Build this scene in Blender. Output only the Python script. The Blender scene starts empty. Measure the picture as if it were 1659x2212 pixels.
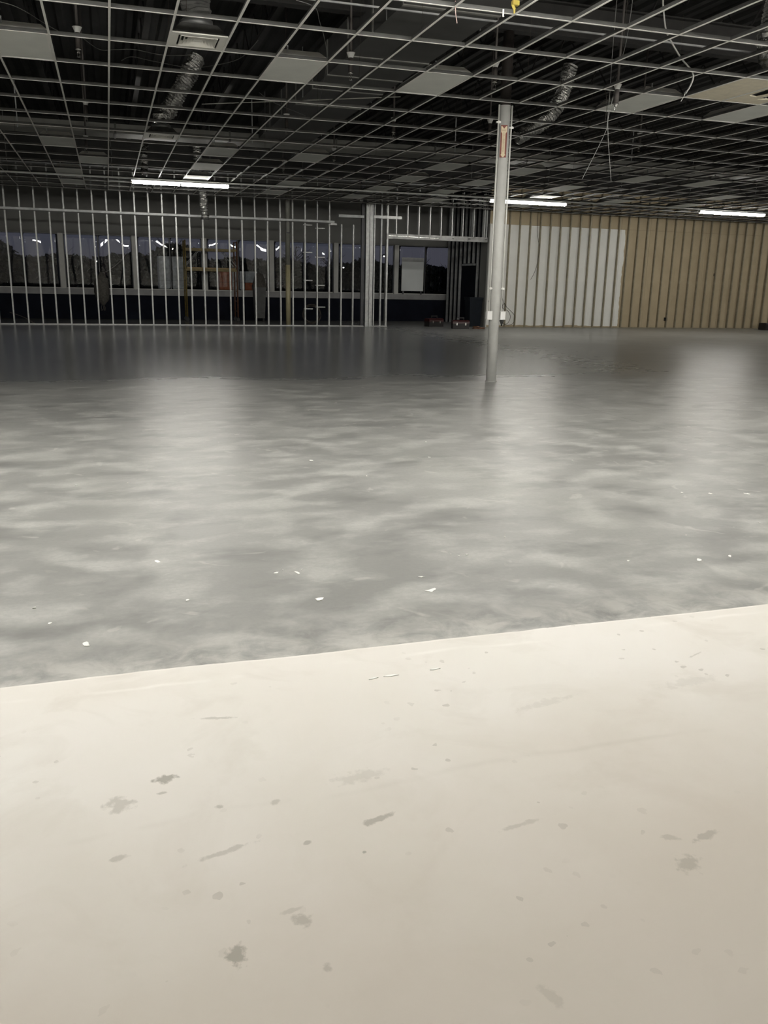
import bpy, bmesh, math, random
from mathutils import Vector, Matrix, noise

S = bpy.context.scene
COL = S.collection
random.seed(7)

# ------------------------------------------------------------------ camera
HC = 1.41
cam_d = bpy.data.cameras.new('camera')
cam = bpy.data.objects.new('camera', cam_d)
COL.objects.link(cam)
rx = Vector((0.954202, -0.298453, 0.020614))
uy = Vector((0.058126, 0.252546, 0.965838))
fw = Vector((0.293463, 0.920406, -0.258327))
m = Matrix.Identity(4)
for k in range(3):
    m[k][0], m[k][1], m[k][2] = rx[k], uy[k], -fw[k]
m[2][3] = HC
cam.matrix_world = m
cam_d.sensor_fit = 'VERTICAL'
cam_d.sensor_height = 24.0
cam_d.lens = 19.978
cam_d.clip_start = 0.05
cam_d.clip_end = 500
S.camera = cam

# ------------------------------------------------------------------ colour management, world
S.view_settings.view_transform = 'Standard'
S.view_settings.look = 'None'
S.view_settings.gamma = 1.0
S.view_settings.use_curve_mapping = False
S.view_settings.exposure = 0.0
S.cycles.use_denoising = True
S.cycles.max_bounces = 8
S.cycles.diffuse_bounces = 4
S.cycles.glossy_bounces = 4
S.cycles.transparent_max_bounces = 12
S.cycles.sample_clamp_indirect = 6.0

LAMP = 76.0          # radiance of the lit strip lights
LAMP_COL = (1.0, 0.97, 0.90)

world = bpy.data.worlds.new('dusk')
S.world = world
world.use_nodes = True
wn = world.node_tree.nodes
wl = world.node_tree.links
wn.clear()
w_out = wn.new('ShaderNodeOutputWorld')
w_bg = wn.new('ShaderNodeBackground')
w_tc = wn.new('ShaderNodeTexCoord')
w_sep = wn.new('ShaderNodeSeparateXYZ')
w_ramp = wn.new('ShaderNodeValToRGB')
w_noise = wn.new('ShaderNodeTexNoise')
w_map = wn.new('ShaderNodeMapping')
w_cr = wn.new('ShaderNodeValToRGB')
w_mix = wn.new('ShaderNodeMixRGB')
w_map.inputs['Scale'].default_value = (2.2, 2.2, 9.0)
w_noise.inputs['Scale'].default_value = 2.0
w_noise.inputs['Detail'].default_value = 4.0
w_cr.color_ramp.elements[0].position = 0.45
w_cr.color_ramp.elements[0].color = (0, 0, 0, 1)
w_cr.color_ramp.elements[1].position = 0.62
w_cr.color_ramp.elements[1].color = (1, 1, 1, 1)
e = w_ramp.color_ramp.elements
e[0].position = 0.0
e[0].color = (0.068, 0.063, 0.074, 1)
e[1].position = 0.5
e[1].color = (0.030, 0.038, 0.075, 1)
n = e.new(0.10)
n.color = (0.055, 0.068, 0.096, 1)
w_mix.blend_type = 'MIX'
w_mix.inputs[2].default_value = (0.078, 0.076, 0.094, 1)
wl.new(w_tc.outputs['Generated'], w_sep.inputs[0])
wl.new(w_sep.outputs['Z'], w_ramp.inputs[0])
wl.new(w_tc.outputs['Generated'], w_map.inputs[0])
wl.new(w_map.outputs[0], w_noise.inputs['Vector'])
wl.new(w_noise.outputs[0], w_cr.inputs[0])
wl.new(w_cr.outputs[0], w_mix.inputs[0])
wl.new(w_ramp.outputs[0], w_mix.inputs[1])
wl.new(w_mix.outputs[0], w_bg.inputs[0])
w_bg.inputs[1].default_value = 0.9
wl.new(w_bg.outputs[0], w_out.inputs[0])

# ------------------------------------------------------------------ measured layout (metres, camera foot at the origin)
ZC = 3.90            # ceiling grid
GX0, GY0 = 0.166, 9.475
GW, GD = 0.6096, 1.2192
YW = 28.43           # stud partition
YG = 32.80           # window wall
YR = 23.92           # rail of the lit strips
XL, XR, YB = -9.0, 33.0, -14.0
ZD = 5.9             # roof deck
CXC, CYC = 5.52, 12.06


def gx(i):
    return GX0 + i * GW


def gy(j):
    return GY0 + j * GD


# ------------------------------------------------------------------ materials
MATS = {}


class NT:
    """Small helper to write node trees."""

    def __init__(self, name):
        self.m = bpy.data.materials.new(name)
        self.m.use_nodes = True
        self.t = self.m.node_tree
        self.t.nodes.clear()
        self.out = self.t.nodes.new('ShaderNodeOutputMaterial')
        self.p = self.t.nodes.new('ShaderNodeBsdfPrincipled')
        self.t.links.new(self.p.outputs[0], self.out.inputs[0])
        self.geo = None

    def pos(self):
        if not self.geo:
            self.geo = self.t.nodes.new('ShaderNodeNewGeometry')
        return self.geo.outputs['Position']

    def objc(self):
        return self.t.nodes.new('ShaderNodeTexCoord').outputs['Object']

    def new(self, kind, **kw):
        nd = self.t.nodes.new(kind)
        for k, v in kw.items():
            setattr(nd, k, v)
        return nd

    def link(self, a, b):
        self.t.links.new(a, b)

    def setv(self, sock, v):
        if hasattr(v, 'is_linked') or isinstance(v, bpy.types.NodeSocket):
            self.link(v, sock)
        else:
            if isinstance(v, tuple) and len(v) == 3 and sock.type == 'RGBA':
                v = (*v, 1)
            sock.default_value = v

    def noise(self, vec, scale, detail=3.0, rough=0.55, dist=0.0, stretch=None):
        if stretch:
            mp = self.new('ShaderNodeMapping')
            mp.inputs['Scale'].default_value = stretch
            self.link(vec, mp.inputs[0])
            vec = mp.outputs[0]
        nd = self.new('ShaderNodeTexNoise')
        nd.inputs['Scale'].default_value = scale
        nd.inputs['Detail'].default_value = detail
        nd.inputs['Roughness'].default_value = rough
        nd.inputs['Distortion'].default_value = dist
        self.link(vec, nd.inputs['Vector'])
        return nd.outputs[0]

    def ramp(self, fac, a, b, ca=(0, 0, 0), cb=(1, 1, 1)):
        nd = self.new('ShaderNodeValToRGB')
        nd.color_ramp.elements[0].position = a
        nd.color_ramp.elements[1].position = b
        nd.color_ramp.elements[0].color = (*ca, 1)
        nd.color_ramp.elements[1].color = (*cb, 1)
        self.link(fac, nd.inputs[0])
        return nd.outputs[0]

    def mix(self, fac, a, b, blend='MIX'):
        nd = self.new('ShaderNodeMixRGB', blend_type=blend)
        self.setv(nd.inputs[0], fac)
        self.setv(nd.inputs[1], a)
        self.setv(nd.inputs[2], b)
        return nd.outputs[0]

    def math(self, op, a, b=0.0, c=0.0, clamp=False):
        nd = self.new('ShaderNodeMath', operation=op)
        nd.use_clamp = clamp
        self.setv(nd.inputs[0], a)
        self.setv(nd.inputs[1], b)
        self.setv(nd.inputs[2], c)
        return nd.outputs[0]

    def bump(self, h, strength=0.3, dist=0.01):
        nd = self.new('ShaderNodeBump')
        nd.inputs['Strength'].default_value = strength
        nd.inputs['Distance'].default_value = dist
        self.link(h, nd.inputs['Height'])
        self.link(nd.outputs[0], self.p.inputs['Normal'])

    def base(self, v):
        self.setv(self.p.inputs['Base Color'], v)

    def rough(self, v):
        self.setv(self.p.inputs['Roughness'], v)

    def metal(self, v):
        self.setv(self.p.inputs['Metallic'], v)


def simple(name, col, rough=0.6, metal=0.0, var=0.12, scale=6.0, spec=0.5, bump=0.0):
    t = NT(name)
    nz = t.noise(t.objc(), scale, 4.0)
    c1 = tuple(max(0, c * (1 - var)) for c in col)
    c2 = tuple(min(1, c * (1 + var)) for c in col)
    t.base(t.ramp(nz, 0.3, 0.7, c1, c2))
    t.rough(rough)
    t.metal(metal)
    t.p.inputs['Specular IOR Level'].default_value = spec
    if bump:
        t.bump(nz, bump, 0.01)
    MATS[name] = t.m
    return t.m


def emit(name, col, strength):
    mt = bpy.data.materials.new(name)
    mt.use_nodes = True
    nt = mt.node_tree
    nt.nodes.clear()
    o = nt.nodes.new('ShaderNodeOutputMaterial')
    em = nt.nodes.new('ShaderNodeEmission')
    em.inputs[0].default_value = (*col, 1)
    em.inputs[1].default_value = strength
    nt.links.new(em.outputs[0], o.inputs[0])
    MATS[name] = mt
    return mt


simple('grid_paint', (0.82, 0.81, 0.77), 0.55, var=0.06)
simple('tee_web', (0.085, 0.085, 0.082), 0.6, 0.0, var=0.15)
simple('galv_beam', (0.30, 0.30, 0.295), 0.5, 0.5, var=0.3, scale=4)
simple('galv', (0.35, 0.355, 0.35), 0.42, 0.85, var=0.18, scale=9)
simple('galv_dull', (0.40, 0.41, 0.41), 0.5, 0.6, var=0.2, scale=5)
simple('galv_tan', (0.30, 0.27, 0.20), 0.55, 0.45, var=0.2, scale=5)
simple('deck', (0.026, 0.026, 0.025), 0.8, var=0.3, scale=1.5)
simple('joist', (0.022, 0.021, 0.020), 0.7, var=0.25)
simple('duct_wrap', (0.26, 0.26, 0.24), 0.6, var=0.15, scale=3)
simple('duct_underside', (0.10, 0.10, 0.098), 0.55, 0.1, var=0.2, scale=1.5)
simple('duct_dull', (0.13, 0.13, 0.125), 0.55, 0.1, var=0.3, scale=8, bump=0.4)
simple('column_paint', (0.585, 0.585, 0.56), 0.45, var=0.05, scale=10)
simple('column_dark', (0.022, 0.017, 0.015), 0.7)
simple('conduit', (0.72, 0.72, 0.68), 0.4, 0.1, var=0.05)
simple('beige_paint', (0.40, 0.36, 0.22), 0.5, var=0.08)
simple('grey_paint', (0.22, 0.22, 0.19), 0.5)
simple('troffer_lens', (0.76, 0.77, 0.73), 0.7, var=0.05, scale=3, spec=0.1)
simple('troffer_body', (0.78, 0.77, 0.73), 0.5, var=0.05)
simple('diffuser', (0.82, 0.81, 0.75), 0.45, var=0.05)
simple('tile', (0.80, 0.73, 0.58), 0.9, var=0.07, scale=14)
simple('white_plastic', (0.8, 0.8, 0.78), 0.4, var=0.04)
simple('black', (0.012, 0.012, 0.013), 0.5)
simple('black_rubber', (0.02, 0.02, 0.02), 0.6)
simple('wire_mid', (0.30, 0.30, 0.29), 0.5, 0.2)
simple('wire_grey', (0.16, 0.16, 0.155), 0.5, 0.2)
simple('cable_grey', (0.50, 0.50, 0.48), 0.4, 0.3, var=0.1)
simple('cable_dark', (0.055, 0.045, 0.035), 0.6)
simple('sprinkler_pipe', (0.10, 0.09, 0.085), 0.55, 0.3)
simple('chrome', (0.75, 0.74, 0.72), 0.2, 1.0)
simple('yellow', (0.62, 0.50, 0.10), 0.5)
simple('pinkish', (0.50, 0.36, 0.33), 0.6)
simple('header_board', (0.215, 0.215, 0.205), 0.85, var=0.06, scale=1.2)
simple('navy_wall', (0.009, 0.0105, 0.017), 0.8, var=0.25, scale=2, spec=0.08)
simple('sill', (0.30, 0.30, 0.30), 0.7, var=0.15, scale=3)
simple('frame_white', (0.52, 0.52, 0.49), 0.5, var=0.06)
simple('frame_dark', (0.05, 0.05, 0.055), 0.4, 0.3)
simple('room_wall', (0.55, 0.54, 0.50), 0.85, var=0.05, scale=0.6)
simple('board_grey', (0.74, 0.77, 0.77), 0.6, var=0.04, scale=2)
simple('board_dark', (0.42, 0.43, 0.43), 0.6)
simple('scaffold_yellow', (0.17, 0.125, 0.035), 0.5, var=0.3, scale=12)
simple('scaffold_orange', (0.13, 0.062, 0.035), 0.5, var=0.3, scale=12)
simple('plank', (0.30, 0.21, 0.09), 0.7, var=0.2)
simple('toolbox_red', (0.034, 0.006, 0.006), 0.4, var=0.2)
simple('toolbox_black', (0.018, 0.016, 0.016), 0.5)
simple('bin_dark', (0.010, 0.013, 0.018), 0.6, spec=0.15)
simple('cloth', (0.085, 0.08, 0.07), 0.9, var=0.3, scale=20, bump=0.6)
simple('bin_grey', (0.09, 0.093, 0.09), 0.6, var=0.2)
simple('asphalt', (0.05, 0.05, 0.05), 0.9, var=0.3, scale=2)
simple('grass', (0.035, 0.04, 0.018), 0.95, var=0.4, scale=1)
simple('leaf', (0.018, 0.022, 0.013), 0.8, var=0.4)
simple('bark', (0.035, 0.03, 0.026), 0.9)
simple('wrap', (0.82, 0.78, 0.68), 0.3, var=0.35, scale=7, bump=0.5)
simple('wrap_orange', (0.85, 0.22, 0.08), 0.5, var=0.3, scale=7)
simple('pallet_wood', (0.20, 0.14, 0.08), 0.8)
simple('car_paint', (0.03, 0.03, 0.035), 0.3, 0.3)
simple('sign_red', (0.17, 0.022, 0.008), 0.45, var=0.05)
simple('sign_cream', (0.66, 0.55, 0.37), 0.5, var=0.05)
simple('chip_white', (0.88, 0.88, 0.84), 0.55, var=0.05)
simple('joint_fill', (0.36, 0.36, 0.34), 0.12, var=0.1)
emit('lamp', LAMP_COL, LAMP)
emit('street_light', (1.0, 0.95, 0.85), 7.0)
emit('tail_light', (1.0, 0.06, 0.03), 9.0)

# crumpled silver foil of the flexible ducts
t = NT('foil')
o = t.objc()
n1 = t.noise(o, 14, 4.0, 0.6, 0.6)
t.base(t.ramp(n1, 0.3, 0.7, (0.45, 0.45, 0.44), (0.82, 0.82, 0.80)))
t.metal(0.95)
t.rough(0.26)
t.bump(n1, 0.9, 0.03)
MATS['foil'] = t.m

# window glass: clear, mirror-like at grazing angles
t = NT('glass')
t.t.nodes.remove(t.p)
tr = t.new('ShaderNodeBsdfTransparent')
tr.inputs[0].default_value = (0.86, 0.88, 0.90, 1)
gl = t.new('ShaderNodeBsdfGlossy')
gl.inputs['Roughness'].default_value = 0.0
fr = t.new('ShaderNodeFresnel')
fr.inputs[0].default_value = 1.5
mx = t.new('ShaderNodeMixShader')
t.link(fr.outputs[0], mx.inputs[0])
t.link(tr.outputs[0], mx.inputs[1])
t.link(gl.outputs[0], mx.inputs[2])
t.link(mx.outputs[0], t.out.inputs[0])
MATS['glass'] = t.m


# ground concrete (near bay): mottled grey, hazy polish
def concrete(name, ca, cb, rough_a, rough_b, haze=None, bump=0.04, spec=0.5, soft=1.0, sealed=None):
    t = NT(name)
    P = t.pos()
    big = t.noise(P, 0.55, 4.0, 0.6, 0.6)
    mid = t.noise(P, 3.0, 4.0, 0.55, 0.1, stretch=(0.85, 1.2, 1))
    fine = t.noise(P, 38, 4.0, 0.7)
    c = t.ramp(big, 0.32, 0.68, ca, cb)
    c = t.mix(t.math('MULTIPLY', t.ramp(mid, 0.46, 0.66), 0.9 * soft), c, tuple(x * 1.30 for x in cb))
    dark = t.noise(P, 1.9, 4.0, 0.6, 0.2, stretch=(0.85, 1.4, 1))
    c = t.mix(t.math('MULTIPLY', t.ramp(dark, 0.52, 0.68), 0.70 * soft), c, tuple(x * 0.72 for x in ca))
    c = t.mix(t.math('MULTIPLY', t.ramp(fine, 0.35, 0.65), 0.25 * soft), c, tuple(x * 0.8 for x in ca))
    if haze:   # grinding dust that lies thicker towards the white coating
        sp = t.new('ShaderNodeSeparateXYZ')
        t.link(P, sp.inputs[0])
        edge = t.math('MULTIPLY_ADD', sp.outputs['Y'], -1.0 / 0.5, 3.03 / 0.5 + 1.0, clamp=True)
        dn = t.noise(P, 6.0, 5.0, 0.65, 0.5)
        f = t.math('MULTIPLY', t.math('POWER', edge, 1.4), t.ramp(dn, 0.38, 0.62))
        c = t.mix(t.math('MULTIPLY', f, 0.75), c, haze)
        ring = t.noise(P, 3.3, 3.0, 0.5, 1.5)
        c = t.mix(t.math('MULTIPLY', t.ramp(ring, 0.66, 0.72), 0.35), c, haze)
    rr = t.ramp(mid, 0.3, 0.7, (rough_a,) * 3, (rough_b,) * 3)
    if sealed:   # darker sealed concrete in the far left bay; it fades out behind the column towards the right
        sp = t.new('ShaderNodeSeparateXYZ')
        t.link(P, sp.inputs[0])
        lim = t.math('MULTIPLY_ADD', t.noise(P, 0.9, 2.0, 0.5, stretch=(0.6, 1.2, 1)), 1.6, 11.45)
        msk = t.math('MULTIPLY_ADD', t.math('SUBTRACT', sp.outputs['Y'], lim), 0.9, 0.1, clamp=True)
        msk = t.math('MULTIPLY', msk, t.math('MULTIPLY_ADD', sp.outputs['X'], -0.14, 1.85, clamp=True))
        c = t.mix(msk, c, t.ramp(big, 0.3, 0.7, sealed[0], sealed[1]))
        rr = t.mix(msk, rr, (0.23,) * 3)
    t.base(c)
    t.rough(rr)
    t.p.inputs['Specular IOR Level'].default_value = spec
    if bump:
        t.bump(t.noise(P, 3, 2.0), bump, 0.004)
    MATS[name] = t.m
    return t


concrete('concrete_near', (0.25, 0.25, 0.238), (0.345, 0.345, 0.328), 0.30, 0.40, haze=(0.60, 0.59, 0.55))
concrete('concrete_far', (0.235, 0.235, 0.224), (0.315, 0.315, 0.30), 0.30, 0.38, bump=0.0, spec=0.45, soft=0.6, sealed=((0.15, 0.152, 0.145), (0.20, 0.202, 0.192)))

# white skim coating in the foreground with its own smudges and pitting
t = NT('white_coating')
P = t.pos()
sp = t.new('ShaderNodeSeparateXYZ')
t.link(P, sp.inputs[0])
big = t.noise(P, 0.8, 4.0, 0.55, 0.5)
c = t.ramp(big, 0.3, 0.7, (0.72, 0.685, 0.63), (0.79, 0.77, 0.735))
cl = t.noise(P, 2.4, 5.0, 0.6, 1.0)
c = t.mix(t.math('MULTIPLY', t.ramp(cl, 0.52, 0.68), 0.30), c, (0.57, 0.53, 0.47))
# the near part is worn down to a beige, pitted layer
wz = t.math('MULTIPLY_ADD', t.noise(P, 1.5, 4.0, 0.6), 0.9, -0.45)
wz = t.math('SUBTRACT', t.math('MULTIPLY_ADD', sp.outputs['X'], 0.10, 2.0), t.math('ADD', sp.outputs['Y'], wz))
wz = t.math('MULTIPLY_ADD', wz, 1.0, 0.35, clamp=True)
c = t.mix(t.math('MULTIPLY', wz, 0.75), c, (0.58, 0.525, 0.455))
# pits and drops
warp = t.new('ShaderNodeMixRGB', blend_type='ADD')
wnz = t.new('ShaderNodeTexNoise')
wnz.inputs['Scale'].default_value = 28
t.link(P, wnz.inputs['Vector'])
warp.inputs[0].default_value = 0.035
t.link(P, warp.inputs[1])
t.link(wnz.outputs['Color'], warp.inputs[2])
vor = t.new('ShaderNodeTexVoronoi')
vor.inputs['Scale'].default_value = 16
t.link(warp.outputs[0], vor.inputs['Vector'])
dots = t.math('LESS_THAN', vor.outputs['Distance'], 0.17)
sel = t.new('ShaderNodeSeparateColor')
t.link(vor.outputs['Color'], sel.inputs[0])
dots = t.math('MULTIPLY', dots, t.math('GREATER_THAN', sel.outputs[0], 0.62))
zone = t.ramp(t.noise(P, 1.6, 3.0), 0.46, 0.60)
dots = t.math('MULTIPLY', dots, zone)
c = t.mix(t.math('MULTIPLY', dots, 0.45), c, (0.40, 0.37, 0.33))
# individual smudges: x, y, rx, ry, angle, strength
SM = [(0.073, 2.282, .034, .024, .2, .80), (-0.057, 2.188, .045, .040, .1, .42), (0.622, 1.931, .052, .014, .25, .62),
      (0.622, 2.142, .085, .034, .1, .22), (1.320, 1.538, .042, .034, .2, .46), (1.441, 1.623, .050, .015, .35, .45),
      (0.336, 1.613, .026, .024, .6, .50), (0.182, 1.547, .026, .030, .2, .75), (-0.057, 1.949, .025, .014, .2, .42),
      (1.339, 1.642, .028, .012, -.4, .34), (0.193, 1.900, .095, .012, .25, .40), (0.360, 1.458, .012, .015, 0, .42),
      (0.784, 1.259, .018, .035, .2, .24), (0.264, 2.604, .06, .010, -.2, .42), (0.975, 1.800, .075, .010, .15, .30),
      (1.382, 2.413, .14, .022, .2, .17), (0.411, 1.881, .015, .009, .4, .55), (0.542, 1.805, .007, .006, 0, .7),
      (1.980, 2.420, .13, .035, .1, .16), (0.06, 2.21, .014, .008, .2, .5), (0.33, 1.65, .035, .008, .2, .3),
      (2.15, 2.62, .05, .006, .4, .35), (0.36, 2.08, .014, .012, .5, .4), (0.21, 2.10, .014, .012, .5, .5)]
wn2 = t.noise(P, 30, 4.0, 0.65)
for (x, y, a, b, ang, k) in SM:
    mp = t.new('ShaderNodeMapping', vector_type='TEXTURE')
    mp.inputs['Location'].default_value = (x, y, 0)
    mp.inputs['Rotation'].default_value = (0, 0, ang)
    mp.inputs['Scale'].default_value = (a, b, 1)
    t.link(P, mp.inputs[0])
    fl2 = t.new('ShaderNodeVectorMath', operation='MULTIPLY')
    fl2.inputs[1].default_value = (1, 1, 0)
    t.link(mp.outputs[0], fl2.inputs[0])
    ln = t.new('ShaderNodeVectorMath', operation='LENGTH')
    t.link(fl2.outputs[0], ln.inputs[0])
    dd = t.math('MULTIPLY_ADD', wn2, 2.6, -1.3)
    dd = t.math('ADD', ln.outputs['Value'], dd)
    f = t.math('MULTIPLY', t.ramp(dd, 0.55, 1.15, (1, 1, 1), (0, 0, 0)), k * 0.85)
    c = t.mix(f, c, (0.26, 0.245, 0.205))
# long trowel line and lap ridge
for (y0, sl, wv, k, col) in ((1.905, 0.03, 0.006, 0.16, (0.45, 0.42, 0.36)), (2.735, 0.012, 0.006, 0.35, (0.92, 0.90, 0.86))):
    yy = t.math('MULTIPLY_ADD', sp.outputs['X'], sl, y0)
    yy = t.math('MULTIPLY_ADD', t.noise(P, 1.4, 3.0), 0.16, yy)
    yy = t.math('ABSOLUTE', t.math('SUBTRACT', t.math('SUBTRACT', sp.outputs['Y'], 0.08), yy))
    f = t.math('MULTIPLY', t.ramp(yy, wv * 0.3, wv * 3.0, (1, 1, 1), (0, 0, 0)), k)
    f = t.math('MULTIPLY', f, t.ramp(t.noise(P, 2.2, 3.0), 0.46, 0.60))
    c = t.mix(f, c, col)
t.base(c)
t.rough(0.75)
t.p.inputs['Specular IOR Level'].default_value = 0.25
t.bump(t.noise(P, 5, 5.0, 0.6, 0.4), 0.12, 0.006)
MATS['white_coating'] = t.m

# drywall seen between the furring studs: tan board, a white primed field with a feathered edge
t = NT('drywall')
P = t.pos()
sp = t.new('ShaderNodeSeparateXYZ')
t.link(P, sp.inputs[0])
nz = t.noise(P, 1.6, 4.0, 0.6)
tan = t.ramp(nz, 0.3, 0.7, (0.40, 0.33, 0.215), (0.46, 0.38, 0.255))
whi = t.ramp(nz, 0.3, 0.7, (0.75, 0.75, 0.71), (0.81, 0.81, 0.77))
wob = t.math('MULTIPLY_ADD', t.noise(P, 1.9, 3.0), 0.22, -0.11)
ma = t.math('LESS_THAN', t.math('ADD', sp.outputs['X'], wob), 18.10)
mb = t.math('LESS_THAN', t.math('MULTIPLY_ADD', wob, 0.25, sp.outputs['Z']), 3.50)
mc = t.math('GREATER_THAN', t.math('MULTIPLY_ADD', wob, 0.6, sp.outputs['Z']), 0.075)
mk = t.math('MULTIPLY', t.math('MULTIPLY', ma, mb), mc)
halo = t.ramp(t.math('ADD', sp.outputs['X'], t.math('MULTIPLY', wob, 2.2)), 0.0, 1.0)
t.base(t.mix(mk, tan, whi))
t.rough(0.8)
MATS['drywall'] = t.m


# ------------------------------------------------------------------ mesh helpers
class MB:
    def __init__(self):
        self.v, self.f, self.mi = [], [], []

    def face(self, idx, mat=0):
        self.f.append(tuple(idx))
        self.mi.append(mat)

    def box(self, x0, x1, y0, y1, z0, z1, mat=0, M=None):
        b = len(self.v)
        P = [(x0, y0, z0), (x1, y0, z0), (x1, y1, z0), (x0, y1, z0), (x0, y0, z1), (x1, y0, z1), (x1, y1, z1), (x0, y1, z1)]
        if M is not None:
            P = [tuple(M @ Vector(p)) for p in P]
        self.v += P
        for q in ((0, 3, 2, 1), (4, 5, 6, 7), (0, 1, 5, 4), (1, 2, 6, 5), (2, 3, 7, 6), (3, 0, 4, 7)):
            self.face([b + k for k in q], mat)
        return self

    def prism(self, poly, axis, a, b_, mat=0, M=None):
        """extrude a 2-D polygon along an axis (0 x: poly in yz, 1 y: poly in xz, 2 z: poly in xy)"""
        b = len(self.v)
        n = len(poly)
        for s in (a, b_):
            for (p, q_) in poly:
                P = (s, p, q_) if axis == 0 else ((p, s, q_) if axis == 1 else (p, q_, s))
                if M is not None:
                    P = tuple(M @ Vector(P))
                self.v.append(P)
        self.face([b + k for k in range(n)][::-1], mat)
        self.face([b + n + k for k in range(n)], mat)
        for k in range(n):
            k2 = (k + 1) % n
            self.face((b + k, b + k2, b + n + k2, b + n + k), mat)
        return self

    def tube(self, pts, rad, seg=8, mat=0, caps=True):
        """tube along a polyline; rad is a number or one per point"""
        pts = [Vector(p) for p in pts]
        n = len(pts)
        R_ = rad if isinstance(rad, (list, tuple)) else [rad] * n
        b = len(self.v)
        prev = None
        for k in range(n):
            d = (pts[min(k + 1, n - 1)] - pts[max(k - 1, 0)])
            if d.length < 1e-9:
                d = Vector((0, 0, 1))
            d.normalize()
            if prev is None:
                a = Vector((1, 0, 0)) if abs(d.x) < 0.8 else Vector((0, 1, 0))
                u_ = d.cross(a).normalized()
            else:
                u_ = (prev - d * prev.dot(d)).normalized()
            prev = u_
            w_ = d.cross(u_)
            for s in range(seg):
                an = 2 * math.pi * s / seg
                self.v.append(tuple(pts[k] + (u_ * math.cos(an) + w_ * math.sin(an)) * R_[k]))
        for k in range(n - 1):
            for s in range(seg):
                s2 = (s + 1) % seg
                self.face((b + k * seg + s, b + k * seg + s2, b + (k + 1) * seg + s2, b + (k + 1) * seg + s), mat)
        if caps:
            self.face([b + s for s in range(seg)][::-1], mat)
            self.face([b + (n - 1) * seg + s for s in range(seg)], mat)
        return self

    def lathe(self, prof, cx=0, cy=0, seg=12, mat=0):
        b = len(self.v)
        n = len(prof)
        for (r, z) in prof:
            for s in range(seg):
                an = 2 * math.pi * s / seg
                self.v.append((cx + r * math.cos(an), cy + r * math.sin(an), z))
        for k in range(n - 1):
            for s in range(seg):
                s2 = (s + 1) % seg
                self.face((b + k * seg + s, b + k * seg + s2, b + (k + 1) * seg + s2, b + (k + 1) * seg + s), mat)
        self.face([b + s for s in range(seg)][::-1], mat)
        self.face([b + (n - 1) * seg + s for s in range(seg)], mat)
        return self

    def mesh(self, name, mats, smooth=False):
        me = bpy.data.meshes.new(name)
        me.from_pydata(self.v, [], self.f)
        for mname in (mats if isinstance(mats, (list, tuple)) else [mats]):
            me.materials.append(MATS[mname])
        for p, k in zip(me.polygons, self.mi):
            p.material_index = k
            p.use_smooth = smooth
        me.update()
        return me


def link(name, me, parent=None, loc=(0, 0, 0), rotz=0.0):
    o = bpy.data.objects.new(name, me)
    COL.objects.link(o)
    o.location = loc
    o.rotation_euler = (0, 0, rotz)
    if parent is not None:
        o.parent = parent
    return o


def tag(o, label=None, cat=None, group=None, kind=None):
    if label:
        o['label'] = label
    if cat:
        o['category'] = cat
    if group:
        o['group'] = group
    if kind:
        o['kind'] = kind
    return o


def empty(name, loc=(0, 0, 0), rotz=0.0):
    o = bpy.data.objects.new(name, None)
    COL.objects.link(o)
    o.location = loc
    o.rotation_euler = (0, 0, rotz)
    o.empty_display_size = 0.1
    return o


def thing(name, label, cat, loc=(0, 0, 0), rotz=0.0, group=None):
    return tag(empty(name, loc, rotz), label, cat, group)


def struct(name, label=None, loc=(0, 0, 0)):
    return tag(empty(name, loc), label, None, None, 'structure')


def spline(pts, n=6):
    """Catmull-Rom through the points"""
    P = [Vector(p) for p in pts]
    out = []
    for k in range(len(P) - 1):
        p0, p1, p2, p3 = P[max(k - 1, 0)], P[k], P[k + 1], P[min(k + 2, len(P) - 1)]
        for s in range(n):
            t_ = s / n
            out.append(0.5 * ((2 * p1) + (p2 - p0) * t_ + (2 * p0 - 5 * p1 + 4 * p2 - p3) * t_ * t_ + (3 * p1 - p0 - 3 * p2 + p3) * t_ ** 3))
    out.append(P[-1])
    return out


def dup(root, loc, label=None):
    r = root.copy()
    COL.objects.link(r)
    r.location = loc
    if label:
        r['label'] = label
    for ch in list(root.children):
        c_ = ch.copy()
        COL.objects.link(c_)
        c_.parent = r
        for g in list(ch.children):
            d_ = g.copy()
            COL.objects.link(d_)
            d_.parent = c_
    return r


# ------------------------------------------------------------------ floor
floor = struct('floor', 'concrete floor slab of the empty shop, ground grey with a white skim coat in front')
g = 0.0008
XJ = 5.49
def slab(x0, x1, y0, y1, mat):
    b = 0.004
    mb = MB()
    mb.box(x0 + g, x1 - g, y0 + g, y1 - g, -0.15, 0.0)
    return link('slab', mb.mesh('slab', mat), floor)
slab(XL, XJ, YB, CYC, 'concrete_near')
slab(XJ, XR, YB, CYC, 'concrete_near')
slab(XL, XJ, CYC, YG + 0.1, 'concrete_far')
slab(XJ, XR, CYC, YG + 0.1, 'concrete_far')
link('subgrade', MB().box(XL, XR, YB, YG + 0.1, -0.25, -0.149).mesh('subgrade', 'concrete_far'), floor)
# hard rubber strip proud in the joint along the column line
mb = MB()
yy = 3.4
pts = []
while yy < CYC - 0.05:
    pts.append((XJ + 0.004 * noise.noise(Vector((yy * 2, 0, 0))), yy, -0.0076 + 0.0012 * noise.noise(Vector((yy * 3.1, 4, 0)))))
    yy += 0.14
mb.tube(pts, 0.008, 8)
tag(link('joint_sealant', mb.mesh('joint_sealant', 'joint_fill', True), floor), 'glossy sealant bead in the slab joint')
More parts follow.
